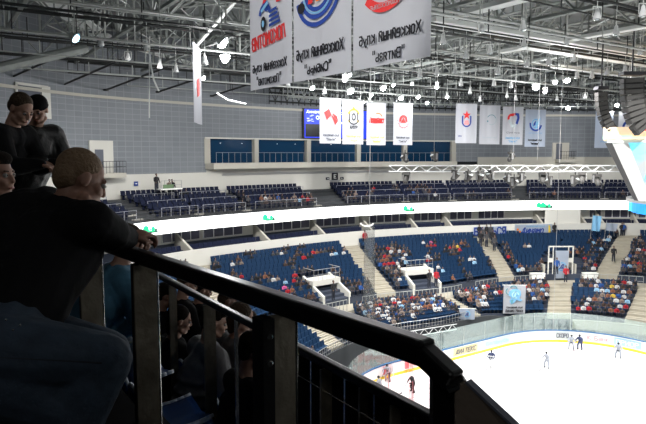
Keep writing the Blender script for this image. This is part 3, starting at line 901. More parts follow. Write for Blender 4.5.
# service pipes and cable trays below the trusses
y = -6.0; k = 0
while y < 62:
    sp = span(lambda s: (s, y), -50, 60)
    if sp:
        p, q = A(sp[0], y, 23.5 + .25 * (k % 3)), A(sp[1], y, 23.5 + .25 * (k % 3))
        if vis_run(p, q):
            bm = BM(); tube(bm, p, q, .07 if k % 2 else .045, n=5)
            n = int((q - p).length / 3.2)
            for i in range(n + 1):
                c = p.lerp(q, i / n)
                if vis_run(c, c): tube(bm, c, c + Vector((0, 0, 1.2)), .035, n=4)
            struct(build('roof_pipe', bm, 'roof_black' if k % 3 else 'roof_light_steel'))
    y += 2.4; k += 1
for dr, z0, z1 in ((-3.0, 22.9, 24.3), (-6.5, 23.1, 24.6), (-10.5, 23.3, 24.9)):
    a_, b_ = th_at(255, R_wall, 23), 80; n = 64; bm = BM()
    P = [B(a_ + (b_ - a_) * j / n, R_wall(a_ + (b_ - a_) * j / n) + dr, 0) for j in range(n + 1)]
    for j, (p, q) in enumerate(zip(P, P[1:])):
        for z in (z0, z1, (z0 + z1) / 2 + .2): tube(bm, p + Vector((0, 0, z)), q + Vector((0, 0, z)), .08 if z != z1 else .12, n=4)
        tube(bm, p + Vector((0, 0, z0 if j % 2 else z1)), q + Vector((0, 0, z1 if j % 2 else z0)), .05, n=4); tube(bm, p + Vector((0, 0, z0 - .3)), p + Vector((0, 0, z1 + 2)), .05, n=4)
    struct(build('roof_ring_truss', bm, 'roof_black' if dr != -6.5 else 'roof_steel'))
# diagonal bracing planes (Y direction, lighter, finer)
x = -41.0
while x < 60:
    sp = span(lambda s: (x, s), -30, 62)
    if sp:
        p, q = A(x, sp[0], 26.4), A(x, sp[1], 26.4); n = int((q - p).length / 4.4); bm = BM(); cnt = 0
        for i in range(n):
            a, b = p.lerp(q, i / n), p.lerp(q, (i + 1) / n)
            if vis_run(a, b): tube(bm, a, b + XD * 3.1, .045, n=4); tube(bm, a + XD * 3.1, b, .045, n=4); tube(bm, a, b, .07, n=4); cnt += 1
        if cnt: struct(build('roof_brace', bm, 'roof_light_steel'))
        else: bm.free()
    x += 6.2
# white ducts
def duct(p, q, w, h, lab, m='duct_white'):
    bm = BM(); bar(bm, p, q, w, h); o = build('roof_duct', bm, m); o['kind'] = 'structure'; return o
def W2(px, py, z): return WZ(px, py, z)
a = WZ(430, 20, 24.4); duct(a, a + XD * 26, .9, .25, '')
a = WZ(432, 22, 25.2); duct(a, a - YD * 9 , .8, .25, '')
a = WZ(560, 52, 24.2); duct(a - XD * 4, a + XD * 16, .7, .2, '')
a = WZ(500, 52, 24.5); duct(a, a - YD * 13, .6, .2, '')
a = WZ(555, 66, 24.2); duct(a, a + XD * 14, .8, .2, '')
a, b = WZ(42, -4, 27.2), WZ(92, 30, 27.2); duct(a, b, 1.7, .15, '')
a, b = WZ(98, 34, 27.2), WZ(130, 50, 27.2); duct(a, b, 1.6, .15, '')
a, b = WZ(135, 48, 26), WZ(200, 66, 26); duct(a, b, .8, .15, '')
a, b = WZ(240, -4, 25.5), WZ(196, 46, 23.5); duct(a, b, .2, .1, '')
a, b = WZ(270, 96, 22.6), WZ(340, 103, 22.6)
bm = BM(); tube(bm, W(-12, 70, 37), W(86, 48, 41), .33, n=10); o = build('roof_pipe', bm, 'roof_steel', smooth=False); struct(o)
for (x0, y0, x1, y1) in ((3, 81, 48, 61), (56, 88, 121, 60), (106, 90, 170, 66), (158, 92, 200, 78), (212, 96, 250, 84)):
    p = WZ(x0, y0, 23.0); q = p + YD * 0 + (WZ(x1, y1, 23.8) - p)
    bm = BM(); tube(bm, p, q, .09, n=5); box(bm, p, (.35, .35, .16)); tube(bm, p.lerp(q, .5), p.lerp(q, .5) + Vector((0, 0, 3)), .03, n=4); tube(bm, p.lerp(q, .9), p.lerp(q, .9) + Vector((0, 0, 3)), .03, n=4)
    struct(build('roof_stay', bm, 'roof_black'))
# loose ropes
def rope(pts, r, m, label, cat='rope', name='rope'):
    bm = BM()
    for a, b in zip(pts, pts[1:]): tube(bm, a, b, r, n=5)
    o = build(name, bm, m); return tag(o, label, cat)
rope([W(149.5, y, 34) for y in (36, 60, 90, 118)], .035, 'duct_white', 'white rope hanging straight down in front of the tiled wall at left')
rope([W(149, 48, 34.5), W(151, 66, 34.5), W(154, 80, 34.5), W(159, 91, 34.5)], .05, 'duct_white', 'short curved white cable under the roof beside the hanging rope', 'cable', 'cable')
rope([W(217, 93, 38), W(228, 100, 38), W(246, 104, 38)], .05, 'duct_white', 'white curved cable end above the wall left of the large banners', 'cable', 'cable')

# ------------------------------------------------------------------ lamps
def lit_lamp(px, py, r, Y=None, glow='lamp_glow', lab=None):
    p = W(px, py, Y) if Y else WZ(px, py, 22.9)
    root = empty('floodlight', p, 0); 
    tag(root, lab or 'glowing white floodlight hanging under the roof trusses', 'lamp', None if lab else 'lit floodlights under the roof')
    tgt = A(0, 10, 0); d = (tgt - p).normalized(); R = d.to_track_quat('Z', 'Y').to_matrix()
    bm = BM(); lathe(bm, [(r * .5, -r * 1.3), (r * .8, -r * .9), (r * 1.08, 0), (r * 1.08, r * .1)], 12, (0, 0, 0), ax=R); build('housing', bm, 'roof_light_steel', root)
    bm = BM(); ball(bm, d * r * .12, (r, r, r * .75), 2, mx=R); build('lens', bm, glow, root, True)
    bm = BM(); tube(bm, (0, 0, r * .9), (0, 0, max(1.2, 24.6 - p.z)), .03, n=5); tube(bm, (-r*1.15, 0, 0), (-r*1.15, 0, r), .03, n=4); tube(bm, (r*1.15, 0, 0), (r*1.15, 0, r), .03, n=4); tube(bm, (-r*1.15, 0, r), (r*1.15, 0, r), .03, n=4)
    build('bracket', bm, 'roof_steel', root)
    return root
LIT = [(222, 43, .26), (225, 59, .24), (312, 88, .20), (350, 91, .30), (349, 75, .16), (383, 88, .24), (371, 95, .18), (401, 98, .22), (418, 97, .18), (427, 103, .17), (447, 97, .17), (369, 103, .13), (393, 85, .15), (536, 87, .27), (555, 82, .18), (567, 80, .22), (568, 108, .24), (203, 78, .15), (412, 84, .12), (617, 105, .2)]
for px, py, r in LIT: lit_lamp(px, py, r)
lit_lamp(75, 38, .22, 30, 'lamp_blue', 'small bluish lamp glowing under the roof at upper left')
def bell_lamp(px, py, z=22.9, s=.8, first=[None]):
    p = WZ(px, py, z)
    if first[0] is None:
        root = empty('bell_lamp', p, random.random() * 3)
        bm = BM(); lathe(bm, [(.06, .42), (.10, .36), (.13, .18), (.19, 0), (.22, -.16), (.20, -.16)], 12); build('shade', bm, 'truss_white', root)
        bm = BM(); ball(bm, (0, 0, -.16), (.19, .19, .10), 1); build('lens', bm, 'lamp_glass', root, True)
        bm = BM(); tube(bm, (0, 0, .4), (0, 0, 2.2), .02, n=5); tube(bm, (-.26, 0, -.05), (-.26, 0, .5), .025, n=4); tube(bm, (.26, 0, -.05), (.26, 0, .5), .025, n=4); tube(bm, (-.26, 0, .5), (.26, 0, .5), .025, n=4)
        build('bracket', bm, 'duct_white', root); first[0] = root
    else:
        root = copy_tree(first[0]); root.location = p; root.rotation_euler = (0, 0, random.random() * 3)
    root.scale = (s, s, s)
    tag(root, 'unlit bell shaped lamp on a rod hanging below the roof trusses', 'lamp', 'unlit bell lamps under the roof')
for x, y in ((443, 41), (466, 56), (482, 28), (490, 51), (524, 44), (523, 27), (527, 64), (549, 62), (567, 41), (574, 59), (577, 76), (592, 76), (607, 73), (616, 32), (625, 71), (597, 16), (643, 13), (494, 84), (498, 72), (437, 72), (447, 97), (480, 100), (516, 99), (147, 48), (101, 43), (160, 66), (437, 87), (461, 84), (507, 96), (345, 80), (300, 78), (420, 75), (585, 97), (603, 99), (557, 99), (545, 92), (640, 52), (205, 62), (128, 58), (176, 70), (288, 84), (325, 92), (640, 84), (455, 71), (511, 86), (532, 78), (470, 92)):
    bell_lamp(x, y, 23.4 if y < 60 else 22.7)

# ================================================================== BANNERS
def banner(px, Y, dirv, w, h, zb, lab, m='banner_white', group=None, ripple=.02, right=False):
    """px, Y: lower left corner seen from the camera; returns root whose local x runs right, z up from the hem, y away"""
    p = W(px, 150, Y); rz = math.atan2(dirv.y, dirv.x); root = empty('team_banner', (p.x, p.y, zb), rz)
    tag(root, lab, 'banner', group)
    bm = BM(); nx, nz = 16, 4; ph = random.random() * 6
    def yy(u): return ripple * math.sin(u * 9 / w + ph) + ripple * .5 * math.sin(u * 23 / w + ph)
    for side, t in ((0, 0), (1, .012)):
        g = [[bm.verts.new((w * i / nx, yy(w * i / nx) + t, h * j / nz)) for j in range(nz + 1)] for i in range(nx + 1)]
        for i in range(nx):
            for j in range(nz):
                q = (g[i][j], g[i+1][j], g[i+1][j+1], g[i][j+1]); bm.faces.new(q if side == 0 else q[::-1])
    build('cloth', bm, m, root, True)
    bm = BM(); tube(bm, (-.03, 0, h), (w + .03, 0, h), .03, n=6); tube(bm, (w * .15, 0, h), (w * .15, 0, h + 1.5), .01, n=4); tube(bm, (w * .85, 0, h), (w * .85, 0, h + 1.5), .01, n=4)
    build('hanging_bar', bm, 'rail_grey', root)
    return root
def part(root, name, m, fn):
    bm = BM(); fn(bm); return build(name, bm, m, root)
YN = -.05
# --- three near banners in a line parallel to the rink
a0 = W(251, 150, 18.0); D = -YD
def near_at(s): return (a0 + D * s)
def near(i, lab):
    p = near_at(i * 2.58); q = proj((p.x, p.y, 19.15))
    root = banner(0, 10, D, 2.44, 4.4, 19.15, lab); root.location = (p.x, p.y, 19.15); return root
n1 = near(0, 'large white hanging banner with red and blue locomotive crest, left of the three')
part(n1, 'crest_red', 'ink_red', lambda b: (poly(b, [(.85, 2.2), (1.05, 2.2), (1.42, 3.0), (1.34, 3.1)], YN), poly(b, [(1.34, 3.1), (1.46, 3.05), (1.9, 2.2), (1.7, 2.2)], YN)))
def loco(b):
    arcband(b, 1.05, 1.95, .22, .36, 20, 170, YN - .01); disc(b, 1.15, 2.2, .14, YN - .01)
    for k in range(4): poly(b, [(1.3, 1.62 + k * .12), (1.9 - .06 * k, 1.66 + k * .12), (1.92 - .06 * k, 1.73 + k * .12), (1.3, 1.69 + k * .12)], YN - .01)
part(n1, 'crest_blue', 'ink_blue', loco)
part(n1, 'crest_wheel', 'ink_black', lambda b: disc(b, .98, 1.75, .20, YN - .02, sx=.75))
part(n1, 'crest_hub', 'ink_lightblue', lambda b: (disc(b, .98, 1.75, .09, YN - .03, sx=.7), poly(b, [(.85, 2.13), (1.25, 2.33), (1.3, 2.24), (.9, 2.06)], YN - .03)))
text('crest_lettering', 'ЛОКОМОТИВ', .33, 1.9, 1.2, 1.33, YN, 'ink_red', n1, mirror=True, bold=.02, tilt=.07)
text('lettering', 'Хоккейный клуб', .27, 1.95, 1.25, .56, YN, 'ink_black', n1, mirror=True, bold=0)
text('lettering', '"Локомотив"', .24, 1.4, 1.22, .22, YN, 'ink_black', n1, mirror=True, bold=0)
n2 = near(1, 'large white hanging banner with blue crescent stripes crest, middle of the three')
def crescent(b):
    for r in (.42, .60, .78): arcband(b, 1.15, 2.1, r, r + .105, -165, 60, YN, n=22, sx=1.15)
part(n2, 'crest_blue', 'ink_blue', crescent)
part(n2, 'crest_light', 'ink_lightblue', lambda b: arcband(b, 1.15, 2.1, .54, .585, -165, 50, YN, n=22, sx=1.15))
part(n2, 'crest_puck', 'ink_black', lambda b: disc(b, .42, 1.77, .13, YN - .01, sx=1.3))
part(n2, 'crest_red', 'ink_red', lambda b: (poly(b, [(.75, 1.8), (.95, 1.8), (1.02, 2.6), (.85, 2.6)], YN - .012),))
part(n2, 'crest_orange', 'ink_orange', lambda b: (poly(b, [(1.1, 1.8), (1.28, 1.8), (1.38, 2.6), (1.2, 2.6)], YN - .012),))
text('lettering', 'Хоккейный клуб', .31, 2.05, 1.2, .62, YN, 'ink_black', n2, mirror=True, bold=0)
text('lettering', '"Сибирь"', .28, 1.15, 1.15, .22, YN, 'ink_black', n2, mirror=True, bold=0)
n3 = near(2, 'large white hanging banner with red round crest, right of the three')
part(n3, 'crest_ring', 'ink_red', lambda b: (arcband(b, 1.15, 1.92, .36, .56, 0, 360, YN, n=26, sx=1.15), poly(b, [(.75, 1.92), (1.5, 1.96), (1.4, 2.15), (.8, 2.1)], YN)))
part(n3, 'crest_ribbon', 'ink_red', lambda b: arcband(b, 1.15, 2.12, .86, 1.06, -132, -48, YN - .01, n=14, sx=.95))
text('crest_lettering', 'ПОДМОСКОВЬЕ', .08, .95, 1.15, 1.205, YN - .02, 'banner_white', n3, mirror=True)
text('lettering', 'Хоккейный клуб', .26, 1.95, 1.25, .57, YN, 'ink_black', n3, mirror=True, bold=0)
text('lettering', '"Витязь"', .22, 1.0, 1.25, .20, YN, 'ink_black', n3, mirror=True, bold=0)
bm = BM(); p = near_at(-1) + Vector((0, 0, 23.62)); q = near_at(8.6) + Vector((0, 0, 23.62)); tube(bm, Vector((p.x, p.y, 23.62)), Vector((q.x, q.y, 23.62)), .05, n=6); struct(build('roof_pipe', bm, 'roof_steel'))
# edge-on banner at left
e0 = W(195, 120, 30); e1 = W(202, 120, 32.4); dd = Vector((e1.x - e0.x, e1.y - e0.y, 0)).normalized()
n4 = banner(195, 30, dd, 2.6, 3.9, 18.85, 'white banner hanging almost edge on, left of the large banners')
part(n4, 'crest', 'ink_red', lambda b: poly(b, [(.8, 1.3), (1.6, 1.5), (1.7, 2.4), (.9, 2.2)], YN))
# --- far banners
def far_banner(px, Y, dirv, w, h, zb, lab, m='banner_white'): return banner(px, Y, dirv, w, h, zb, lab, m, ripple=.03)
def far_text(r, s2, w=2.4, c='ink_grey', s1='Хоккейный клуб', m=False):
    text('lettering', s1, .22, w * .72, w / 2, .72, YN - .03, c, r, mirror=m, bold=.02)
    text('lettering', s2, .22, w * .42, w / 2, .36, YN - .03, c, r, mirror=m, bold=.02)
G1 = XD
b = far_banner(319.5, 54, G1, 2.36, 4.05, 18.25, 'small white banner with red and white rhombus crest before the video screen')
part(b, 'crest_red', 'ink_red', lambda m: (poly(m, [(.45, 2.75), (1.0, 3.1), (1.25, 2.55), (.75, 2.1)][::1], YN - .02), poly(m, [(1.2, 2.6), (1.55, 2.3), (1.95, 2.0), (1.65, 1.65)], YN - .02), poly(m, [(1.35, 2.75), (1.85, 2.45), (1.98, 2.0), (1.5, 2.35)], YN - .02)))
far_text(b, '"Спартак"')
b = far_banner(342.5, 55.3, G1, 2.36, 4.05, 18.2, 'small white banner with round dark and yellow crest over black lettering')
part(b, 'crest_yellow', 'ink_yellow', lambda m: (arcband(m, 1.2, 2.55, .55, .72, 20, 160, YN - .02), poly(m, [(.95, 3.1), (1.2, 3.5), (1.45, 3.1)], YN - .02), disc(m, .7, 2.1, .1, YN - .02), disc(m, 1.7, 2.1, .1, YN - .02)))
part(b, 'crest_black', 'ink_black', lambda m: (arcband(m, 1.2, 2.5, .22, .34, 0, 360, YN - .03, sx=.7), arcband(m, 1.2, 2.45, .56, .66, 200, 340, YN - .03), poly(m, [(.7, 2.2), (.8, 2.2), (.8, 3.0), (.7, 2.9)], YN - .03), poly(m, [(1.6, 2.2), (1.7, 2.2), (1.7, 2.9), (1.6, 3.0)], YN - .03)))
text('crest_lettering', 'АМУР', .26, .85, 1.2, 1.55, YN - .03, 'ink_black', b, bold=.03)
far_text(b, '"Амур"', c='ink_gold')
b = far_banner(366.3, 57, G1, 2.36, 4.0, 18.15, 'small white banner with red script crest, third from the video screen')
text('crest_lettering', 'Автомобилист', .5, 1.7, 1.2, 2.35, YN - .02, 'ink_red', b, italic=.2, bold=.02)
part(b, 'crest_swash', 'ink_orange', lambda m: arcband(m, 1.3, 2.4, .55, .65, 30, 110, YN - .02))
far_text(b, '"Автомобилист"', c='ink_gold')
b = far_banner(393, 60, G1, 2.55, 4.15, 18.2, 'small white banner with red circular crest, fourth from the video screen')
part(b, 'crest_ring', 'ink_red', lambda m: (arcband(m, 1.27, 2.45, .28, .55, -20, 200, YN - .02), poly(m, [(.9, 2.2), (1.6, 2.2), (1.27, 2.75)], YN - .02), arcband(m, 1.27, 2.35, .62, .67, 200, 340, YN - .02)))
part(b, 'crest_dots', 'ink_grey', lambda m: [disc(m, 1.27 + .78 * math.cos(a), 2.45 + .78 * math.sin(a), .05, YN - .02, n=8) for a in [k * .45 for k in range(14)]])
far_text(b, '"Трактор"')
G2 = Vector((.965, .26, 0))
b = far_banner(455, 64, G2, 2.5, 4.15, 18.45, 'white banner with red star over blue shield crest')
part(b, 'crest_star', 'ink_red', lambda m: poly(m, [(1.25 + (.50 if k % 2 == 0 else .2) * math.sin(k * math.pi / 5), 2.95 + (.50 if k % 2 == 0 else .2) * math.cos(k * math.pi / 5)) for k in range(10)], YN - .03))
part(b, 'crest_shield', 'ink_blue', lambda m: (arcband(m, 1.25, 2.25, .42, .56, 180, 360, YN - .02), poly(m, [(.69, 2.2), (.85, 2.2), (.85, 2.9), (.69, 2.85)], YN - .02), poly(m, [(1.65, 2.2), (1.81, 2.2), (1.81, 2.85), (1.65, 2.9)], YN - .02)))
part(b, 'crest_cap', 'ink_pink', lambda m: poly(m, [(.95, 1.95), (1.55, 1.95), (1.45, 2.4), (1.05, 2.4)], YN - .025))
text('lettering', 'ЦСКА', .16, .4, .5, .75, YN - .02, 'ink_blue', b)
b = far_banner(478.7, 64.8, G2, 2.5, 4.15, 18.35, 'white banner with faint outlined snow leopard head crest'.replace('snow leopard', 'animal'))
part(b, 'crest_outline', 'ink_teal', lambda m: (arcband(m, 1.4, 2.6, .5, .56, 20, 150, YN - .02), disc(m, .95, 2.45, .09, YN - .02, n=8)))
mat('ink_faint', (.55, .62, .66), .7)
part(b, 'crest_faint', 'ink_faint', lambda m: arcband(m, 1.4, 2.65, .52, .60, -120, 20, YN - .02))
text('lettering', 'Хоккейный клуб', .18, 1.7, 1.25, .7, YN - .02, 'ink_faint', b)
b = far_banner(502.2, 65.6, G2, 2.45, 4.1, 18.3, 'white banner with rounded triangle crest in red, blue and grey')
part(b, 'crest_red', 'ink_red', lambda m: (arcband(m, 1.0, 2.85, .25, .5, 60, 200, YN - .02), poly(m, [(1.0, 3.05), (1.45, 3.2), (1.45, 3.45), (.95, 3.35)], YN - .02)))
part(b, 'crest_blue', 'ink_blue', lambda m: (poly(m, [(1.45, 3.45), (1.9, 3.4), (1.98, 2.9), (1.75, 2.2), (1.5, 2.3), (1.7, 2.9), (1.65, 3.15), (1.45, 3.2)], YN - .02)))
part(b, 'crest_grey', 'ink_faint', lambda m: (poly(m, [(.5, 2.7), (.75, 2.7), (1.2, 2.15), (1.5, 2.25), (1.72, 2.15), (1.35, 1.8), (1.05, 1.85)], YN - .02)))
text('crest_lettering', 'Сибирь', .2, 1.6, 1.25, 1.3, YN - .02, 'ink_grey', b, italic=.2)
far_text(b, '"Сибирь"'.replace('Сибирь', 'Барыс'), c='ink_lightblue')
b = far_banner(524.6, 66.8, G2, 2.55, 4.1, 18.1, 'pale blue banner with dark blue winged round crest', 'banner_blue')
part(b, 'crest_blue', 'ink_blue', lambda m: (arcband(m, 1.27, 2.5, .6, .8, 170, 350, YN - .02), poly(m, [(.9, 2.2), (1.2, 2.4), (1.3, 2.9), (1.0, 2.6)], YN - .02)))
part(b, 'crest_light', 'ink_lightblue', lambda m: (arcband(m, 1.27, 2.55, .4, .52, 60, 330, YN - .025), poly(m, [(1.3, 2.1), (1.7, 2.6), (1.85, 3.2), (1.45, 2.8)], YN - .025), poly(m, [(1.2, 2.0), (1.4, 2.0), (1.3, 3.2)], YN - .03)))
text('crest_lettering', 'НЕФТЕХИМИК', .13, 1.7, 1.27, 1.5, YN - .02, 'ink_lightblue', b)
far_text(b, '"Нефтехимик"', c='ink_black')
b = far_banner(594, 69, Vector((.95, .3, 0)), 2.55, 4.1, 18.0, 'pale blue banner half hidden behind the curved loudspeaker columns', 'banner_blue')
text('lettering', 'Хоккейный клуб', .18, 1.5, 1.5, .7, YN - .02, 'ink_lightblue', b)
b = far_banner(617.3, 70, Vector((.95, .3, 0)), 2.55, 4.1, 18.0, 'white banner with blue crest between the two loudspeaker columns')
part(b, 'crest', 'ink_blue', lambda m: arcband(m, 1.2, 2.4, .4, .7, 60, 300, YN - .02))

# ================================================================== LIGHTING TRUSS WITH HANGING FIXTURES
ty = 45.0
p, q = W(389, 168.6, ty), W(668, 168.6, ty)
tr = empty('lighting_truss', p); tag(tr, 'long white box truss hanging level below the banners, reaching the video cube', 'truss')
bm = BM(); L = q.x - p.x; h = .22
for y in (-h * .4, h * .4):
    for z in (-h, h): tube(bm, (0, y, z), (L, y, z), .04, n=5)
n = int(L / .55)
for i in range(n):
    a, b = L * i / n, L * (i + 1) / n
    for y in (-h * .4, h * .4):
        tube(bm, (a, y, -h if i % 2 else h), (b, y, h if i % 2 else -h), .026, n=4)
    tube(bm, (a, -h*.4, h), (b, h*.4, h), .02, n=4)
build('truss_frame', bm, 'truss_white', tr)
for x in (434, 480, 513, 537, 553, 637.5, 301, 319):
    pass
for i, x in enumerate((434, 513, 537.5, 553)):
    a = W(x, 160 if x != 553 else 330, ty - .5 if x != 553 else ty - .2); b = Vector((a.x, a.y, 27.5))
    rope([a, b], .016, 'rail_grey', 'thin white suspension cable dropping through the roof lights, %s of four from left' % ('first', 'second', 'third', 'fourth')[i], 'cable', 'cable')
def moving_head(px, py, hang=True, s=1.0, first=[None], lab=None):
    p0 = W(px, py, ty)
    if first[0] is None:
        root = empty('stage_light', p0)
        bm = BM(); box(bm, (0, 0, .28), (.42, .34, .16)); tube(bm, (0, 0, .3), (0, 0, .55), .04, n=5); build('base', bm, 'speaker_grille', root)
        bm = BM(); 
        for s_ in (-1, 1): box(bm, (s_ * .23, 0, .05), (.05, .12, .42))
        box(bm, (0, 0, .25), (.5, .12, .05))
        build('yoke', bm, 'rail_grey', root)
        hd = empty('tmp'); bpy.data.objects.remove(hd)
        bm = BM(); R = Matrix.Rotation(.7, 3, 'X'); lathe(bm, [(.10, -.30), (.16, -.22), (.18, .1), (.20, .26), (.17, .27)], 10, (0, 0, -.05), ax=R); hd = build('lamp_head', bm, 'speaker_grille', root)
        bm = BM(); lathe(bm, [(.155, 0), (.10, .03)], 10, R @ Vector((0, 0, .27)) + Vector((0, 0, -.05)), ax=R); build('lens', bm, 'lamp_glass', hd); first[0] = root
    else: root = copy_tree(first[0]); root.location = p0
    root.rotation_euler = (0, 0, random.random() * 6); root.scale = (s, s, s)
    tag(root, lab or 'moving head stage light hanging under the white truss', 'stage light', None if lab else 'stage lights under the white truss')
for x, y in ((406, 178), (455, 176), (468, 177), (480, 177), (508, 179), (514, 183), (521, 178), (543, 178), (548, 182), (575, 181), (582, 178), (597, 180), (490, 176)): moving_head(x, y, s=1.25)
for k, (x, y) in enumerate(((405, 158), (434.5, 157), (511, 157))):
    moving_head(x, y, s=1.1, lab='stage light standing on top of the white truss, %s of three from left' % ('first', 'second', 'third')[k])
# loudspeaker line arrays
def line_array(pts, w, lab):
    root = empty('line_array_speaker', W(*pts[0])); tag(root, lab, 'loudspeaker')
    inv = Matrix.Translation(-root.location)
    P = [W(*p) for p in pts]; n = len(P) - 1
    # resample into cabinets
    seg = []
    tot = sum((b - a).length for a, b in zip(P, P[1:])); k = 10; s = 0; out = []
    for j in range(k + 1):
        t = tot * j / k; acc = 0
        for a, b in zip(P, P[1:]):
            l = (b - a).length
            if acc + l >= t - 1e-6: out.append(a.lerp(b, (t - acc) / l)); break
            acc += l
    for j in range(k):
        a, b = out[j], out[j + 1]; d = (b - a).normalized(); c = (a + b) / 2 - root.location; H = (b - a).length
        R = Matrix((Vector((0, 1, 0)).cross(d).normalized(), Vector((0, 1, 0)), d)).transposed()
        bm = BM(); box(bm, c, (w, .55, H * .9), mx=R); cab = build('cabinet', bm, 'speaker_black', root)
        bm = BM(); box(bm, c + Vector((0, -.29, 0)), (w * .82, .04, H * .7), mx=R); 
        build('grille', bm, 'speaker_grille', cab)
    bm = BM(); box(bm, Vector((0, 0, .25)), (w * 1.1, .7, .2)); tube(bm, (0, 0, .3), (0, 0, 3.5), .05, n=5); build('rigging_frame', bm, 'rail_dark', root)
line_array([(601, 92, 40), (601.5, 104, 40), (604, 117, 40), (609, 127, 40), (615, 134, 40)], .62, 'narrow curved black loudspeaker column above the left edge of the video cube')
line_array([(632, 78, 37), (632, 94, 37), (634, 108, 37), (638, 120, 37), (645, 129, 37)], 1.25, 'broad black loudspeaker column nearest the right edge of the picture')

# ================================================================== VIDEO CUBE
az = math.atan2(19, 40); C0 = W(612, 142, 40); 
cube = empty('video_cube', (C0.x, C0.y, 13.2), -az); tag(cube, 'hanging video cube with slanted grey corner, glowing blue screen and orange top band', 'scoreboard')
zt, zb_ = 18.05 - 13.2, 14.2 - 13.2
# local: x right across the view, y away; corner at (0,0)
def prism(bm, top, bot):
    hexa(bm, [Vector((x, y, zb_)) for x, y in bot] + [Vector((x, y, zt)) for x, y in top])
bm = BM(); prism(bm, [(.0, .0), (.95, -.2), (.95, 8), (-.25, 8)], [(1.75, .35), (2.5, .2), (2.5, 7), (1.5, 7)]); build('corner_light_panel', bm, 'cube_light', cube)
bm = BM(); prism(bm, [(-.42, .6), (.02, .02), (.0, 8), (-.42, 8)], [(1.5, .9), (1.77, .37), (1.7, 7), (1.5, 7)]); build('corner_dark_panel', bm, 'cube_dark', cube)
def led_mat():
    m = mat('cube_screen', (.30, .32, .33), .4); nt = m.node_tree; b = nt.nodes['Principled BSDF']
    tc = nt.nodes.new('ShaderNodeTexCoord'); nz = nt.nodes.new('ShaderNodeTexNoise'); nz.inputs['Scale'].default_value = .55; nz.inputs['Detail'].default_value = 2
    cr = nt.nodes.new('ShaderNodeValToRGB'); e = cr.color_ramp.elements
    e[0].position = .45; e[0].color = (.33, .35, .36, 1); e[1].position = .68; e[1].color = (.10, .85, 1, 1)
    x = e.new(.56); x.color = (.03, .50, .85, 1)
    nt.links.new(tc.outputs['Object'], nz.inputs['Vector']); nt.links.new(nz.outputs['Fac'], cr.inputs[0]); nt.links.new(cr.outputs[0], b.inputs['Emission Color']); b.inputs['Emission Strength'].default_value = .85
led_mat()
mat('cube_blue', (.02, .30, .85), .4, emit=.9); mat('cube_cyan', (.15, .75, .95), .4, emit=.9); mat('cube_orange', (1, .74, .50), .4, emit=.6); mat('cube_green', (.55, .85, .60), .4, emit=.9); mat('cube_red', (.95, .12, .10), .4, emit=.9)
bm = BM(); prism(bm, [(.95, -.1), (9, -.1), (9, 8), (.95, 8)], [(2.5, .3), (9, .3), (9, 7), (2.5, 7)]); sc2 = build('main_screen', bm, 'cube_screen', cube)
bm = BM(); poly(bm, [(2.3, 1.9), (2.7, 1.7), (3.8, 1.9), (3.8, 2.9), (2.7, 3.1), (2.2, 2.6)], -.12, .06); disc(bm, 2.3, 2.6, .28, -.12, .06); build('screen_image', bm, 'cube_cyan', sc2)
bm = BM(); box(bm, (4.4, 3.8, zt + .62), (9.9, 8.4, .75)); tb = build('top_led_band', bm, 'cube_orange', cube)
bm = BM(); box(bm, (.3, -.44, zt + .35), (1.7, .06, .25)); box(bm, (2.0, -.44, zt + .30), (2.6, .06, .12)); build('band_highlight', bm, 'cube_green', tb)
bm = BM(); box(bm, (2.6, -.44, zt + .85), (2.6, .06, .25)); build('band_red', bm, 'cube_red', tb)
bm = BM(); box(bm, (4.5, 3.8, zt + .1), (9.6, 8.2, .22)); build('rim', bm, 'truss_white', cube)
bm = BM()
for k in range(16):
    a0_, a1_ = rad(150 + 7 * k), rad(150 + 7 * (k + 1)); cx, cy, rr = 6.0, 4.0, 4.9
    hexa(bm, [Vector((cx + r * math.cos(a), cy + r * math.sin(a), z)) for z in (.75, 1.0) for r, a in ((rr, a0_), (rr, a1_), (rr - .5, a1_), (rr - .5, a0_))])
build('lower_rim', bm, 'truss_white', cube)
bm = BM()
for k in range(16):
    a0_, a1_ = rad(150 + 7 * k), rad(150 + 7 * (k + 1)); rr = 4.55
    hexa(bm, [Vector((cx + r * math.cos(a), cy + r * math.sin(a), z)) for z in (-.0, .7) for r, a in ((rr, a0_), (rr, a1_), (rr - .3, a1_), (rr - .3, a0_))])
lb = build('lower_led_ring', bm, 'cube_blue', cube)
bm = BM()
for k in (4,): 
    a = rad(153.5 + 7 * k); rr = 4.57; box(bm, (cx + rr * math.cos(a), cy + rr * math.sin(a), .35), (.5, .3, .6), rz=a + math.pi/2)
build('ring_segment', bm, 'cube_cyan', lb)
bm = BM()
for x, y in ((1, 1), (8, 1), (1, 7), (8, 7)): tube(bm, (x, y, zt + 1), (x, y, 12), .05, n=5)
build('suspension_cable', bm, 'rail_grey', cube)

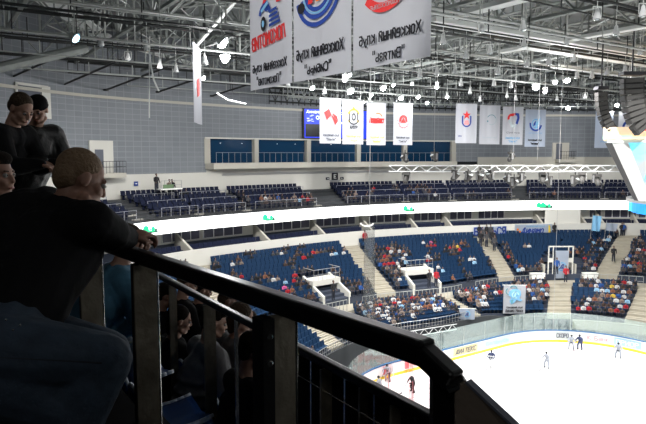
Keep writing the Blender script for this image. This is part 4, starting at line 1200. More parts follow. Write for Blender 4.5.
# ================================================================== CLOTH SIGNS IN THE STANDS
def hung(th_px, zref, Rf, dr, z, w, h, lab, m, fn, name='fan_banner'):
    th = th_at(th_px, Rf, zref); T = local_frame(th, Rf(th) + dr, z)
    r = empty(name); r.matrix_world = T; tag(r, lab, 'banner')
    bm = BM(); nx = 10
    for t in (0, .012):
        g = [[bm.verts.new((-w/2 + w * i / nx, .02 * math.sin(i * 1.3) + t, h * j / 2 + (.04 * math.sin(i) if j == 0 else 0))) for j in range(3)] for i in range(nx + 1)]
        for i in range(nx):
            for j in range(2):
                qd = (g[i][j], g[i+1][j], g[i+1][j+1], g[i][j+1]); bm.faces.new(qd if t == 0 else qd[::-1])
    build('cloth', bm, m, r); fn(r); return r
hung(488.5, 8.2, R_rib, -1.55, 7.55, 4.4, 1.1, 'white cloth banner with blue capitals hanging on the parapet behind standing fans', 'banner_blue', lambda r: (text('lettering', 'ЬСЯ', .85, 1.7, 1.2, .55, -.06, 'ink_blue', r, bold=.03), text('lettering', 'ВА', .85, 1.1, -1.5, .55, -.06, 'ink_blue', r, bold=.03)))
def dyn(r):
    text('lettering', 'Динамо', .62, 2.7, -.1, .45, -.06, 'ink_blue', r, italic=.25, bold=.04)
    text('lettering', 'Хоккейный клуб', .2, 2.4, .2, .95, -.06, 'ink_lightblue', r, bold=.01)
    part(r, 'ball_mark', 'ink_orange', lambda b: (disc(b, -2.05, .6, .14, -.06), disc(b, -1.75, .35, .12, -.06)))
    part(r, 'green_mark', 'ink_yellow', lambda b: poly(b, [(1.9, .1), (2.2, .1), (2.1, 1.0), (1.9, 1.1)], -.06))
hung(532.5, 8.2, R_rib, -1.55, 7.6, 4.8, 1.2, 'white banner with blue script lettering hanging on the parapet', 'banner_blue', dyn)
def emb_d(s, cz, r):
    part(r, 'emblem_ring', 'ink_blue' if s > .5 else 'ink_lightblue', lambda b: arcband(b, 0, cz, s * .75, s, -150, 110, -.07, n=16))
    text('emblem_letter', 'Д', s * .9, s * .8, 0, cz, -.08, 'ink_blue', r, italic=.3, bold=.03)
T = gate.matrix_world @ Matrix.Translation((0, -.05, .45))
r = empty('fan_banner'); r.matrix_world = T; tag(r, 'pale blue pennant with round letter emblem hanging inside the white corner gate', 'banner')
bm = BM(); hexa(bm, [Vector(p) for p in ((-.6, 0, -.2), (.6, 0, -.2), (.6, .02, -.2), (-.6, .02, -.2), (-.75, 0, 2.85), (.75, 0, 2.85), (.75, .02, 2.85), (-.75, .02, 2.85))]); build('cloth', bm, 'banner_blue', r)
emb_d(.5, 1.1, r)
# flag with letter over the dark wall and the big crest banner
def flag_at(px0, py0, px1, py1, Y, lab, m, fn, name='fan_banner'):
    p = W(px0, py1, Y); w_ = (px1 - px0) / F * Y; h_ = (py1 - py0) / F * Y
    r = empty(name, (p.x + w_ / 2, p.y, p.z)); tag(r, lab, 'banner')
    bm = BM(); nx = 10
    for t in (0, .012):
        g = [[bm.verts.new((-w_/2 + w_ * i / nx, .03 * math.sin(i * 1.3) + t, h_ * j / 2)) for j in range(3)] for i in range(nx + 1)]
        for i in range(nx):
            for j in range(2):
                qd = (g[i][j], g[i+1][j], g[i+1][j+1], g[i][j+1]); bm.faces.new(qd if t == 0 else qd[::-1])
    build('cloth', bm, m, r); fn(r, w_, h_)
    bm = BM(); tube(bm, (-w_/2 - .1, 0, h_), (w_/2 + .1, 0, h_), .03, n=5); build('pole', bm, 'sign_white', r); return r
def yon(px, z, Rf=R_bot, dr=-.5): return B(th_at(px, Rf, z), Rf(th_at(px, Rf, z)) + dr).y
flag_at(459, 308, 475, 319.5, yon(467, 2.2), 'small pale blue flag with letter emblem hanging over the dark rinkside wall', 'banner_blue', lambda r, w_, h_: emb_d(.30, h_ * .5, r))
def crest(r, w_, h_):
    cz = h_ * .66
    part(r, 'crest_head', 'ink_lightblue', lambda b: (poly(b, [(-.55, cz + .35), (-.2, cz + .6), (.2, cz + .62), (.55, cz + .4), (.62, cz), (.45, cz - .35), (.8, cz - .55), (.55, cz - .62), (.15, cz - .5), (-.05, cz - .8), (-.35, cz - .95), (-.5, cz - .6), (-.35, cz - .3), (-.62, cz)], -.07)))
    part(r, 'crest_lines', 'ink_teal', lambda b: (arcband(b, -.15, cz + .55, .30, .40, 10, 150, -.09), arcband(b, -.55, cz + .35, .28, .36, 120, 260, -.09), poly(b, [(-.35, cz - .5), (-.15, cz - .45), (-.2, cz - .8), (-.35, cz - .85)], -.09), poly(b, [(.0, cz - .1), (.35, cz + .05), (.3, cz - .05)], -.09)))
    part(r, 'crest_pale', 'ink_paleblue', lambda b: (arcband(b, .05, cz, .25, .36, 0, 300, -.1), poly(b, [(0, cz + .35), (.15, cz + .35), (.05, cz - .3), (-.1, cz - .3)], -.1)))
    text('lettering', 'Хоккейный клуб', .2, w_ * .72, 0, .62, -.07, 'ink_black', r, bold=.02)
    text('lettering', 'Динамо Минск', .24, w_ * .8, 0, .30, -.07, 'ink_black', r, bold=.02)
flag_at(503, 284, 525.5, 313.5, yon(514, 3, R_bot, -.6), 'large white banner with blue animal head crest over the dark gap in the stands', 'banner_white', crest)
# light truss lying behind the glass
p, q = WZ(398, 335, 1.6), WZ(455, 326, 1.6)
bm = BM(); d = (q - p).normalized(); sd = Vector((0, 0, 1)).cross(d) * .25
for a in (-1, 1):
    for z in (-.25, .25): tube(bm, p + sd * a + Vector((0, 0, z)), q + sd * a + Vector((0, 0, z)), .04, n=5)
n = 12
for i in range(n):
    a, b = p.lerp(q, i / n), p.lerp(q, (i + 1) / n); s = 1 if i % 2 else -1
    for e in (-1, 1): tube(bm, a + sd * e + Vector((0, 0, .25 * s)), b + sd * e - Vector((0, 0, .25 * s)), .03, n=4)
tag(build('stage_truss', bm, 'truss_white'), 'short white truss lying behind the rink glass before the dark wall', 'truss')
# rolled safety net column
p = WZ(369, 330, 2.0); p = W(369, 300, 46)
bm = BM(); lathe(bm, [(.42, 0), (.46, 2), (.44, 5), (.40, 8.5)], 12, (p.x, p.y, 3.2)); o = tag(build('rolled_net', bm, 'net_grey'), 'grey rolled safety net hanging in front of the wide aisle', 'net')
bm = BM(); tube(bm, (p.x, p.y, 11.7), (p.x, p.y, 24), .02, n=4); arc = BM()
build('suspension_rope', bm, 'rail_grey', o)
bm = BM(); 
for k in range(8):
    a, b = rad(180 + k * 22), rad(180 + (k + 1) * 22); tube(bm, (p.x - .2 + .5 * math.cos(a), p.y, 12.0 + .25 * math.sin(a)), (p.x - .2 + .5 * math.cos(b), p.y, 12.0 + .25 * math.sin(b)), .06, n=5)
build('hook', bm, 'sign_white', o); arc.free()

# ================================================================== LIGHTS (the lamps of the hall, and added fill)
def spot(loc, tgt, e, size=1.6, blend=.6, col=(1, .98, .95), r=.35):
    l = bpy.data.lights.new('hall_and_fill_spot', 'SPOT'); l.energy = e; l.spot_size = size; l.spot_blend = blend; l.shadow_soft_size = r; l.color = col
    o = bpy.data.objects.new('hall_and_fill_spot', l); COL.objects.link(o); o.location = loc; o.rotation_euler = (Vector(tgt) - Vector(loc)).to_track_quat('-Z', 'Y').to_euler()
for X in (-12, 0, 12):
    for Y in (-22, -8, 6, 20):
        spot(A(X * 1.3, Y, 24), A(X * .8, Y + 3, 0), 14000)
# lamps over the far stands
for px, Y in ((120, 34), (225, 36), (330, 42), (430, 48), (540, 50), (620, 52)):
    p = W(px, 60, Y); spot((p.x, p.y, 23.0), (p.x * 1.25, p.y + 14, 6), 9000, 2.0, .8)
# spill of the visible floodlights onto roof steel and walls
for px, py, r in LIT:
    p = WZ(px, py, 22.9); l = bpy.data.lights.new('floodlight_spill', 'POINT'); l.energy = 420; l.shadow_soft_size = .3
    o = bpy.data.objects.new('floodlight_spill', l); COL.objects.link(o); o.location = p + Vector((0, 0, -.45))
spot((-8, 5, 24.5), (0, 15, 21.3), 6500, .75, .5)  # fill spot added to brighten the three near banners
spot((13, 20, 24.5), (21, 41, 16.5), 22000, .32, .5)  # fill spot added to brighten the corner of the video cube
l = bpy.data.lights.new('rear_fill_light', 'POINT'); l.energy = 260; l.shadow_soft_size = .4  # fill light added behind the camera for the posts and end plate
o = bpy.data.objects.new('rear_fill_light', l); COL.objects.link(o); o.location = (-3.5, -7, 23.5)
# fill lights added over the near half to lift the dark foreground
for X, Y, e in ((-20, -14, 1), (-4, -10, 1), (14, -6, 1), (-14, 6, 1)):
    p = A(X, Y, 24.5); l = bpy.data.lights.new('near_fill_light', 'POINT'); l.energy = 700 * e; l.shadow_soft_size = .4
    o = bpy.data.objects.new('near_fill_light', l); COL.objects.link(o); o.location = p
# ================================================================== FOREGROUND: PLATFORM, HANDRAILS, NEAR SEATS
def ST(s, t, z=0.0):       # s towards the rink, t along the rows
    return Vector((XD.x * s + YD.x * t, XD.y * s + YD.y * t, z))
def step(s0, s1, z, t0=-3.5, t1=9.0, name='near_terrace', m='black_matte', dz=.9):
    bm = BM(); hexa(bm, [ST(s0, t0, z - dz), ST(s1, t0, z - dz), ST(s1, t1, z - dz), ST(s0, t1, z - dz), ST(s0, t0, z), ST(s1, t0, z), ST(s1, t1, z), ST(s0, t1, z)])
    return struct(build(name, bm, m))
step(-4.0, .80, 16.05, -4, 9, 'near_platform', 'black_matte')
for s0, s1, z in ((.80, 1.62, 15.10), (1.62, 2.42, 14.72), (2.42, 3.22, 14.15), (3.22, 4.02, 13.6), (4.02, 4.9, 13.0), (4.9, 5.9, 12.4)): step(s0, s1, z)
# --- main handrail -------------------------------------------------
RZ = 16.84
def R1(px, z=RZ):        # point of the rail line under image column px
    a = Vector((.18, 1.40)); d = Vector((-.629, .778)); u = (px - 323) / F
    t = (u * a.y - a.x) / (d.x - u * d.y); p = a + d * t; return Vector((p.x, p.y, z))
R1D = Vector((-.629, .778, 0)); R1N = Vector((.778, .629, 0))
rail = empty('handrail', R1(280, 16.0)); tag(rail, 'black handrail on flat polished steel posts, crossing the foreground to its bent end', 'handrail')
e = R1(432); s_ = R1(84) 
bm = BM(); bar(bm, s_, e, .055, .062); o = build('top_bar', bm, 'black_steel'); 
bv = o.modifiers.new('bevel', 'BEVEL'); bv.width = .012; bv.segments = 3; under(o, rail)
k0 = e + Vector((0, 0, .004)) - R1D * 0; k1 = W(455, 382, 1.27)
bm = BM(); bar(bm, e + R1D * .02, k1, .05, .052); o = build('bent_end', bm, 'black_steel'); bv = o.modifiers.new('bevel', 'BEVEL'); bv.width = .01; bv.segments = 3; under(o, rail)
bm = BM(); p0, p1 = W(446, 350, 1.34), W(446, 470, 1.34)
hexa(bm, [W(433, 470, 1.36), W(461, 470, 1.32), W(461, 470, 1.32) + Vector((0, .05, 0)), W(433, 470, 1.36) + Vector((0, .05, 0)), W(433, 352, 1.36), W(459, 378, 1.32), W(459, 378, 1.32) + Vector((0, .05, 0)), W(433, 352, 1.36) + Vector((0, .05, 0))])
under(build('end_post', bm, 'black_steel'), rail)
bm = BM(); bar(bm, W(446, 387, 1.262), W(466, 380, 1.262), .05, .008); under(build('joint_strip', bm, 'bright_steel'), rail)
bm = BM()
q = [W(455, 389, 1.245), W(467, 382, 1.225), W(540, 448, 1.12), W(560, 500, 1.12), W(457, 500, 1.25)]
a = [bm.verts.new(v) for v in q]; b = [bm.verts.new(v + Vector((0, .012, 0))) for v in q]
bm.faces.new(a); bm.faces.new(b[::-1])
for i in range(5): bm.faces.new((a[i], b[i], b[(i+1) % 5], a[(i+1) % 5]))
mat('plate_steel', (.36, .29, .23), .22, 1.0, noise=.35, nscale=5, bump=1.0)
M['plate_steel'].node_tree.nodes['Principled BSDF'].inputs['Metallic'].default_value = .45
under(build('steel_end_plate', bm, 'plate_steel'), rail)
bm = BM(); bar(bm, W(468, 381, 1.23), W(540, 448, 1.115), .02, .006); under(build('plate_edge', bm, 'ink_grey'), rail)
for px, w_ in ((87, .11), (142, .10), (281, .090)):
    p = R1(px)
    bm = BM(); c = p + R1N * .0
    hexa(bm, [c + R1N * a + R1D * b_ + Vector((0, 0, z)) for z in (-.95, -.03) for a, b_ in ((w_/2, -.006), (-w_/2, -.006), (-w_/2, .006), (w_/2, .006))])
    pst = build('post', bm, 'steel'); under(pst, rail)
    bm = BM(); bar(bm, c + R1N * (w_/2 + .003) + Vector((0, 0, -.95)), c + R1N * (w_/2 + .003) + Vector((0, 0, -.03)), .006, .018); under(build('post_edge', bm, 'bright_steel'), pst)
    bm = BM(); c2 = c - R1N * (w_/2 + (.022 if px > 200 else -.03)) + R1D * (0 if px > 200 else .03); hexa(bm, [c2 + R1N * a + R1D * b_ + Vector((0, 0, z)) for z in (-.95, -.03) for a, b_ in ((.02, -.03), (-.02, -.03), (-.02, .03), (.02, .03))]); under(build('post_bracket', bm, 'black_steel'), pst)
    if px < 200: continue
    bm = BM()
    for zz in (-.08, -.16): lathe(bm, [(.009, 0), (.008, .006)], 8, c2 + R1D * -.036 + Vector((0, 0, zz)), ax=Matrix.Rotation(math.pi/2, 3, 'X'))
    under(build('bolt', bm, 'bright_steel'), pst)
bm = BM(); p = R1(76); tube(bm, p + Vector((0, 0, -.95)), p, .008, n=6); under(build('end_rod', bm, 'bright_steel'), rail)
# --- second handrail ----------------------------------------------
def R2(px, z=16.29):
    a = Vector((.367, 2.27)); d = Vector((YD.x, YD.y)); u = (px - 323) / F
    t = (u * a.y - a.x) / (d.x - u * d.y); p = a + d * t; return Vector((p.x, p.y, z))
rail2 = empty('handrail', R2(280, 15.3)); tag(rail2, 'lower black handrail behind the first, with dark panels and steel pickets', 'handrail')
bm = BM(); bar(bm, R2(152), R2(640), .05, .042); o = build('top_bar', bm, 'black_steel'); bv = o.modifiers.new('bevel', 'BEVEL'); bv.width = .012; bv.segments = 3; under(o, rail2)
for px, w_, m in ((170, .06, 'steel'), (207, .085, 'steel'), (234, .02, 'bright_steel'), (259, .04, 'steel'), (312, .02, 'bright_steel'), (328, .085, 'steel'), (347, .02, 'bright_steel'), (365, .05, 'steel'), (377, .012, 'bright_steel'), (399, .06, 'steel'), (420, .012, 'bright_steel')):
    p = R2(px); bm = BM(); n_ = XD
    hexa(bm, [p + XD * a + YD * b_ + Vector((0, 0, z)) for z in (-1.1, -.02) for a, b_ in ((w_/2, -.006), (-w_/2, -.006), (-w_/2, .006), (w_/2, .006))])
    under(build('post' if w_ > .03 else 'picket', bm, m), rail2)
bm = BM(); a, b = R2(266) + XD * .02, R2(640) + XD * .02
hexa(bm, [a + Vector((0, 0, -1.2)), b + Vector((0, 0, -1.2)), b + XD * .01 + Vector((0, 0, -1.2)), a + XD * .01 + Vector((0, 0, -1.2)), a, b, b + XD * .01, a + XD * .01])
under(build('infill_panel', bm, 'black_matte'), rail2)
bm = BM(); a, b = R2(300) - XD * .02 + Vector((0, 0, -.13)), R2(560) - XD * .02 + Vector((0, 0, -.13)); tube(bm, a, b, .004, n=5); under(build('cable_line', bm, 'bright_steel'), rail2)
# --- near seats with shell, rim and bracket ------------------------
def shell_pts(s, v):
    """s across -1..1, v 0..1 from the seat front over the hinge to the top"""
    w = .21 * (1 - .12 * max(0, v - .75) * 4)
    if v < .45: y, z = .20 - .42 * v / .45, .44 - .03 * math.sin(math.pi * v / .45)
    else:
        t = (v - .45) / .55; y, z = -.22 - .10 * t - .03 * math.sin(math.pi * t), .44 + .42 * t
    x = w * s; z -= .05 * (1 - abs(s)) * (v < .45); y -= .05 * (1 - s * s) * (v >= .45)
    if v > .62: z -= .20 * (abs(s) ** 2.2) * ((v - .62) / .38) ** 1.5
    return Vector((x, y, z))
def near_seat_proto():
    root = empty('stadium_seat')
    bm = BM(); NS, NV = 10, 18
    g = [[bm.verts.new(shell_pts(-1 + 2 * i / NS, j / NV)) for j in range(NV + 1)] for i in range(NS + 1)]
    for i in range(NS):
        for j in range(NV): bm.faces.new((g[i][j], g[i][j+1], g[i+1][j+1], g[i+1][j]))
    o = build('seat_shell', bm, 'seat_shell', root, True); sd = o.modifiers.new('thick', 'SOLIDIFY'); sd.thickness = .014
    bm = BM(); E_ = [shell_pts(-1, j / NV) for j in range(NV + 1)] + [shell_pts(-1 + 2 * i / NS, 1) for i in range(1, NS)] + [shell_pts(1, 1 - j / NV) for j in range(NV + 1)]
    for a, b in zip(E_, E_[1:]): tube(bm, a, b, .013, n=6)
    build('rim', bm, 'seat_rim', root, True)
    bm = BM(); box(bm, (0, -.10, .22), (.34, .05, .40)); box(bm, (0, -.10, .03), (.40, .16, .05)); build('bracket', bm, 'black_steel', root)
    return root
SP = near_seat_proto(); used_sp = [False]
FACE = math.atan2(XD.y, XD.x) - math.pi / 2
def near_seat(s, t, z, lab):
    r = SP if not used_sp[0] else copy_tree(SP); used_sp[0] = True
    r.location = ST(s, t, z); r.rotation_euler = (0, 0, FACE + .0)
    tag(r, lab, 'seat'); return r
def st_of(p): return p.x * XD.x + p.y * XD.y, p.x * YD.x + p.y * YD.y
def seat_at(px, py, Y, dz, lab):
    """dz: height of the back's top above the seat's own floor"""
    p = W(px, py, Y); s, t = st_of(p); z = max([q for q in (15.30, 14.72, 14.15) ], key=lambda q: -abs(q + .84 - p.z)); near_seat(s, t, z, lab); 
row1 = st_of(W(118, 400, 3.05))
near_seat(1.02, row1[1] + .05, 15.10, 'blue plastic seat shell with pale rim just below the sitting man\'s knee')
ROW2 = 2.05
tb = [st_of(W(172, 372, 5.0))[1] , st_of(W(190, 387, 4.6))[1], st_of(W(212, 410, 4.0))[1]]
t0_ = tb[2] - .1
for k, (px, py, Y) in enumerate(((170, 368, 3.95), (190, 385, 3.55), (212, 407, 3.15))):
    q = st_of(W(px, py, Y)); near_seat(q[0] + .02, q[1], 15.10, 'blue seat with pale rim between the two handrails, %s one' % ('farthest', 'middle', 'nearest')[k])
for k in range(-2, 8):
    near_seat(ROW2, t0_ + k * .52, 14.72, 'blue seat with pale rim in the second near row, %s from the near end' % ('first', 'second', 'third', 'fourth', 'fifth', 'sixth', 'seventh', 'eighth', 'ninth', 'tenth')[k + 2])
near_seat(1.20, row1[1] + 1.15, 15.30, 'seat under the sitting man in the blue sweater')
# ================================================================== PEOPLE (near)
def cap_(bm, p0, p1, r0, r1):
    p0, p1 = Vector(p0), Vector(p1); ball(bm, p0, r0, 2); ball(bm, p1, r1, 2)
    if (p1 - p0).length > 1e-4: tube(bm, p0, p1, r0, r1, 14)
def blob(name, fn, m, parent, voxel=.008, it=4, mats=None):
    bm = BM(); fn(bm); me = bpy.data.meshes.new('tmp'); bm.to_mesh(me); bm.free()
    o = bpy.data.objects.new('tmp', me); COL.objects.link(o)
    r = o.modifiers.new('r', 'REMESH'); r.mode = 'VOXEL'; r.voxel_size = voxel; r.use_smooth_shade = True
    if it: s = o.modifiers.new('s', 'SMOOTH'); s.factor = .5; s.iterations = it
    dg = bpy.context.evaluated_depsgraph_get(); dg.update()
    me2 = bpy.data.meshes.new_from_object(o.evaluated_get(dg)); me2.name = name; bpy.data.objects.remove(o)
    me2.materials.clear(); me2.materials.append(M[m])
    o = bpy.data.objects.new(name, me2); COL.objects.link(o)
    if parent: under(o, parent)
    return o
def headM(c, face, roll=0.0, s=1.0):
    f = Vector(face).normalized(); x = f.cross(Vector((0, 0, 1))).normalized(); z = x.cross(f)
    R = Matrix((x, f, z)).transposed() @ Matrix.Rotation(roll, 3, 'Y')
    return Matrix.Translation(Vector(c)) @ R.to_4x4() @ Matrix.Scale(s, 4)
def head_parts(bm, T, neck=None):
    R = T.to_3x3(); sc = T.to_scale()[0]
    def e(c, r): ball(bm, T @ Vector(c), tuple(v * sc for v in r), 3, mx=R.normalized())
    def c(a, b, r0, r1): cap_(bm, T @ Vector(a), T @ Vector(b), r0 * sc, r1 * sc)
    e((0, -.012, .03), (.076, .097, .088)); e((0, .030, -.035), (.061, .068, .078)); e((0, .068, -.092), (.028, .026, .022))
    c((0, .094, .006), (0, .108, -.028), .009, .012); c((-.032, .080, .022), (.032, .080, .022), .013, .013)
    c((-.018, .092, -.060), (.018, .092, -.060), .0085, .0085); c((-.045, .058, -.02), (-.03, .075, -.03), .022, .02); c((.045, .058, -.02), (.03, .075, -.03), .022, .02)
    for s in (-1, 1): e((s * .077, -.006, -.004), (.011, .020, .033)); c((s * .055, .02, -.07), (s * .03, .06, -.092), .022, .02)
    if neck: cap_(bm, T @ Vector((0, -.02, -.06)), neck, .056 * sc, .062 * sc)
def add_face(body, T, hair, cap=None, hairstyle='short'):
    R = T.to_3x3(); sc = T.to_scale()[0]
    for s in (-1, 1):
        bm = BM(); ball(bm, T @ Vector((s * .031, .084, .004)), .0125 * sc, 2); ey = build('eye', bm, 'eye_white', None, True); under(ey, body)
        bm = BM(); ball(bm, T @ Vector((s * .031, .0925, .004)), .006 * sc, 2); pu = build('pupil', bm, 'eye_dark', None, True); under(pu, ey)
        bm = BM(); cap_(bm, T @ Vector((s * .018, .0915, .024)), T @ Vector((s * .042, .084, .026)), .0035 * sc, .003 * sc); under(build('eyebrow', bm, hair, None, True), body)
    bm = BM(); cap_(bm, T @ Vector((-.016, .0985, -.061)), T @ Vector((.016, .0985, -.061)), .0045 * sc, .0045 * sc); under(build('lips', bm, 'lips', None, True), body)
    def h(bm):
        def e(c, r): ball(bm, T @ Vector(c), tuple(v * sc for v in r), 3, mx=R.normalized())
        if hairstyle == 'bald': e((0, -.050, .00), (.080, .070, .055))
        else:
            e((0, -.022, .044), (.081, .096, .087)); e((0, -.060, .005), (.072, .056, .075))
            if hairstyle == 'full': e((0, .03, .085), (.066, .06, .042)); e((0, -.03, .07), (.084, .092, .074))
            if hairstyle == 'long':
                e((0, -.06, -.03), (.085, .06, .12)); e((0, -.03, .05), (.09, .1, .088))
    under(blob('hair', h, hair, None, .005, 2), body)
    if cap:
        def cp(bm):
            def e(c, r): ball(bm, T @ Vector(c), tuple(v * sc for v in r), 3, mx=R.normalized())
            e((0, -.018, .055), (.090, .104, .085)); e((0, -.018, .03), (.092, .106, .03))
        under(blob('knit_cap', cp, cap, None, .005, 1), body)
def hand_parts(bm, wrist, dirv, palmn, s=1.0, curl=.7, side=1):
    """dirv: knuckle direction, palmn: direction the palm faces, thumb on `side`"""
    d = Vector(dirv).normalized(); n = Vector(palmn); n = (n - d * n.dot(d)).normalized(); x = d.cross(n) * side
    w = Vector(wrist)
    for k, off in enumerate((-.030, -.010, .010, .030)):
        cap_(bm, w + d * .01 + x * off * .6, w + d * .085 * s + x * off, .014, .0125)
        L = (.036, .044, .041, .032)[k]; p = w + d * .088 * s + x * off; a = 0
        for j, f in enumerate((1.0, .72, .55)):
            a += curl * (.7, 1.0, .8)[j]; q = p + (d * math.cos(a) + n * math.sin(a)) * L * f; cap_(bm, p, q, .0095 - .001 * j, .009 - .001 * j); p = q
    p = w + d * .025 - x * .028; q = p + (d * .7 - x * .6 + n * .35).normalized() * .040; cap_(bm, p, q, .014, .012)
    r = q + (d * .9 + n * .35).normalized() * .030; cap_(bm, q, r, .011, .009)

# ---- 1. the man in the black jacket leaning on the rail -----------
pm = empty('person', W(10, 345, 2.0) * 1); tag(pm, 'person in black jacket and jeans sitting hunched with forearms on the black handrail', 'person')
H = W(81, 180, 2.5); T = headM(H, (.78, .62, -.42), -.08, 1.0)
nb = W(66, 212, 2.47)
RS, LS = W(92, 223, 2.36), W(46, 206, 2.70)
RE, LE = W(112, 233, 2.46), W(96, 229, 2.90)
RW, LW = W(128, 238, 2.60), W(124, 236, 2.78)
CH, MID, PEL = W(58, 246, 2.45), W(30, 286, 2.26), W(12, 330, 2.12)
RH, LH = W(4, 352, 1.98), W(20, 335, 2.25)
RK, LK = W(105, 360, 1.96), W(108, 352, 2.20)
RA_, LA_ = W(38, 505, 1.92), W(52, 480, 2.15)
def body(bm):
    head_parts(bm, T, nb)
    for a, b, r0, r1 in ((nb, CH, .09, .13), (CH, MID, .13, .13), (MID, PEL, .13, .13), (nb, RS, .07, .06), (nb, LS, .07, .06), (RS, RE, .055, .045), (LS, LE, .055, .045), (RE, RW, .042, .030), (LE, LW, .042, .030), (PEL, RH, .12, .10), (PEL, LH, .12, .10), (RH, RK, .08, .06), (LH, LK, .08, .06), (RK, RA_, .055, .04), (LK, LA_, .055, .04)): cap_(bm, a, b, r0, r1)
    hand_parts(bm, RW, (.55, .62, .12), (-.1, .25, -1), 1, .75, 1); hand_parts(bm, LW, (.95, -.35, .12), (0, -.2, -1), 1, .8, -1)
bd = blob('body', body, 'skin_dark', pm, .0055, 2)
add_face(bd, T, 'hair_blond')
def jacket(bm):
    for a, b, r0, r1 in ((nb - Vector((0, 0, .03)), CH, .12, .19), (CH, MID, .19, .175), (MID, PEL, .175, .165), (nb - Vector((0, 0, .05)), RS, .10, .095), (nb - Vector((0, 0, .05)), LS, .10, .095), (RS, RE, .092, .075), (LS, LE, .092, .07), (RE, RW, .072, .050), (LE, LW, .068, .05), (W(28, 232, 2.65), MID, .2, .17), (W(10, 240, 2.7), W(-5, 300, 2.4), .2, .18)): cap_(bm, a, b, r0, r1)
    ball(bm, nb + Vector((-.01, 0, .02)), (.085, .085, .045), 2)
under(blob('jacket', jacket, 'cloth_black', None, .009, 4), bd)
def jeans(bm):
    for a, b, r0, r1 in ((PEL, RH, .165, .135), (PEL, LH, .165, .13), (RH, RK, .140, .092), (LH, LK, .13, .085), (RK, RA_, .092, .085), (LK, LA_, .083, .075), (RH - Vector((0, 0, .09)), RK.lerp(RA_, .35), .14, .09)): cap_(bm, a, b, r0, r1)
jn = blob('jeans', jeans, 'denim', None, .009, 3); under(jn, bd)
bm = BM()
P0, P1 = RH + Vector((0, -.13, .03)), RK + Vector((.02, -.085, .02))
for k in range(8):
    a, b = P0.lerp(P1, k / 8), P0.lerp(P1, (k + 1) / 8); tube(bm, a, b, .003, n=4)
under(build('side_seam', bm, 'denim_seam'), jn)
for k, (px, py) in enumerate(((6, 320), (13, 330), (20, 325))):
    bm = BM(); ball(bm, W(px, py, 1.845), .004, 1); under(build('rivet', bm, 'bright_steel'), jn)
def shoes(bm, A_):
    cap_(bm, A_ + Vector((0, 0, -.03)), A_ + Vector((.14, .11, -.07)), .045, .04); cap_(bm, A_ + Vector((-.03, -.02, -.06)), A_, .04, .05)
for a in (RA_, LA_): under(blob('shoe', lambda b, a=a: shoes(b, a), 'cloth_black', None, .01, 2), bd)

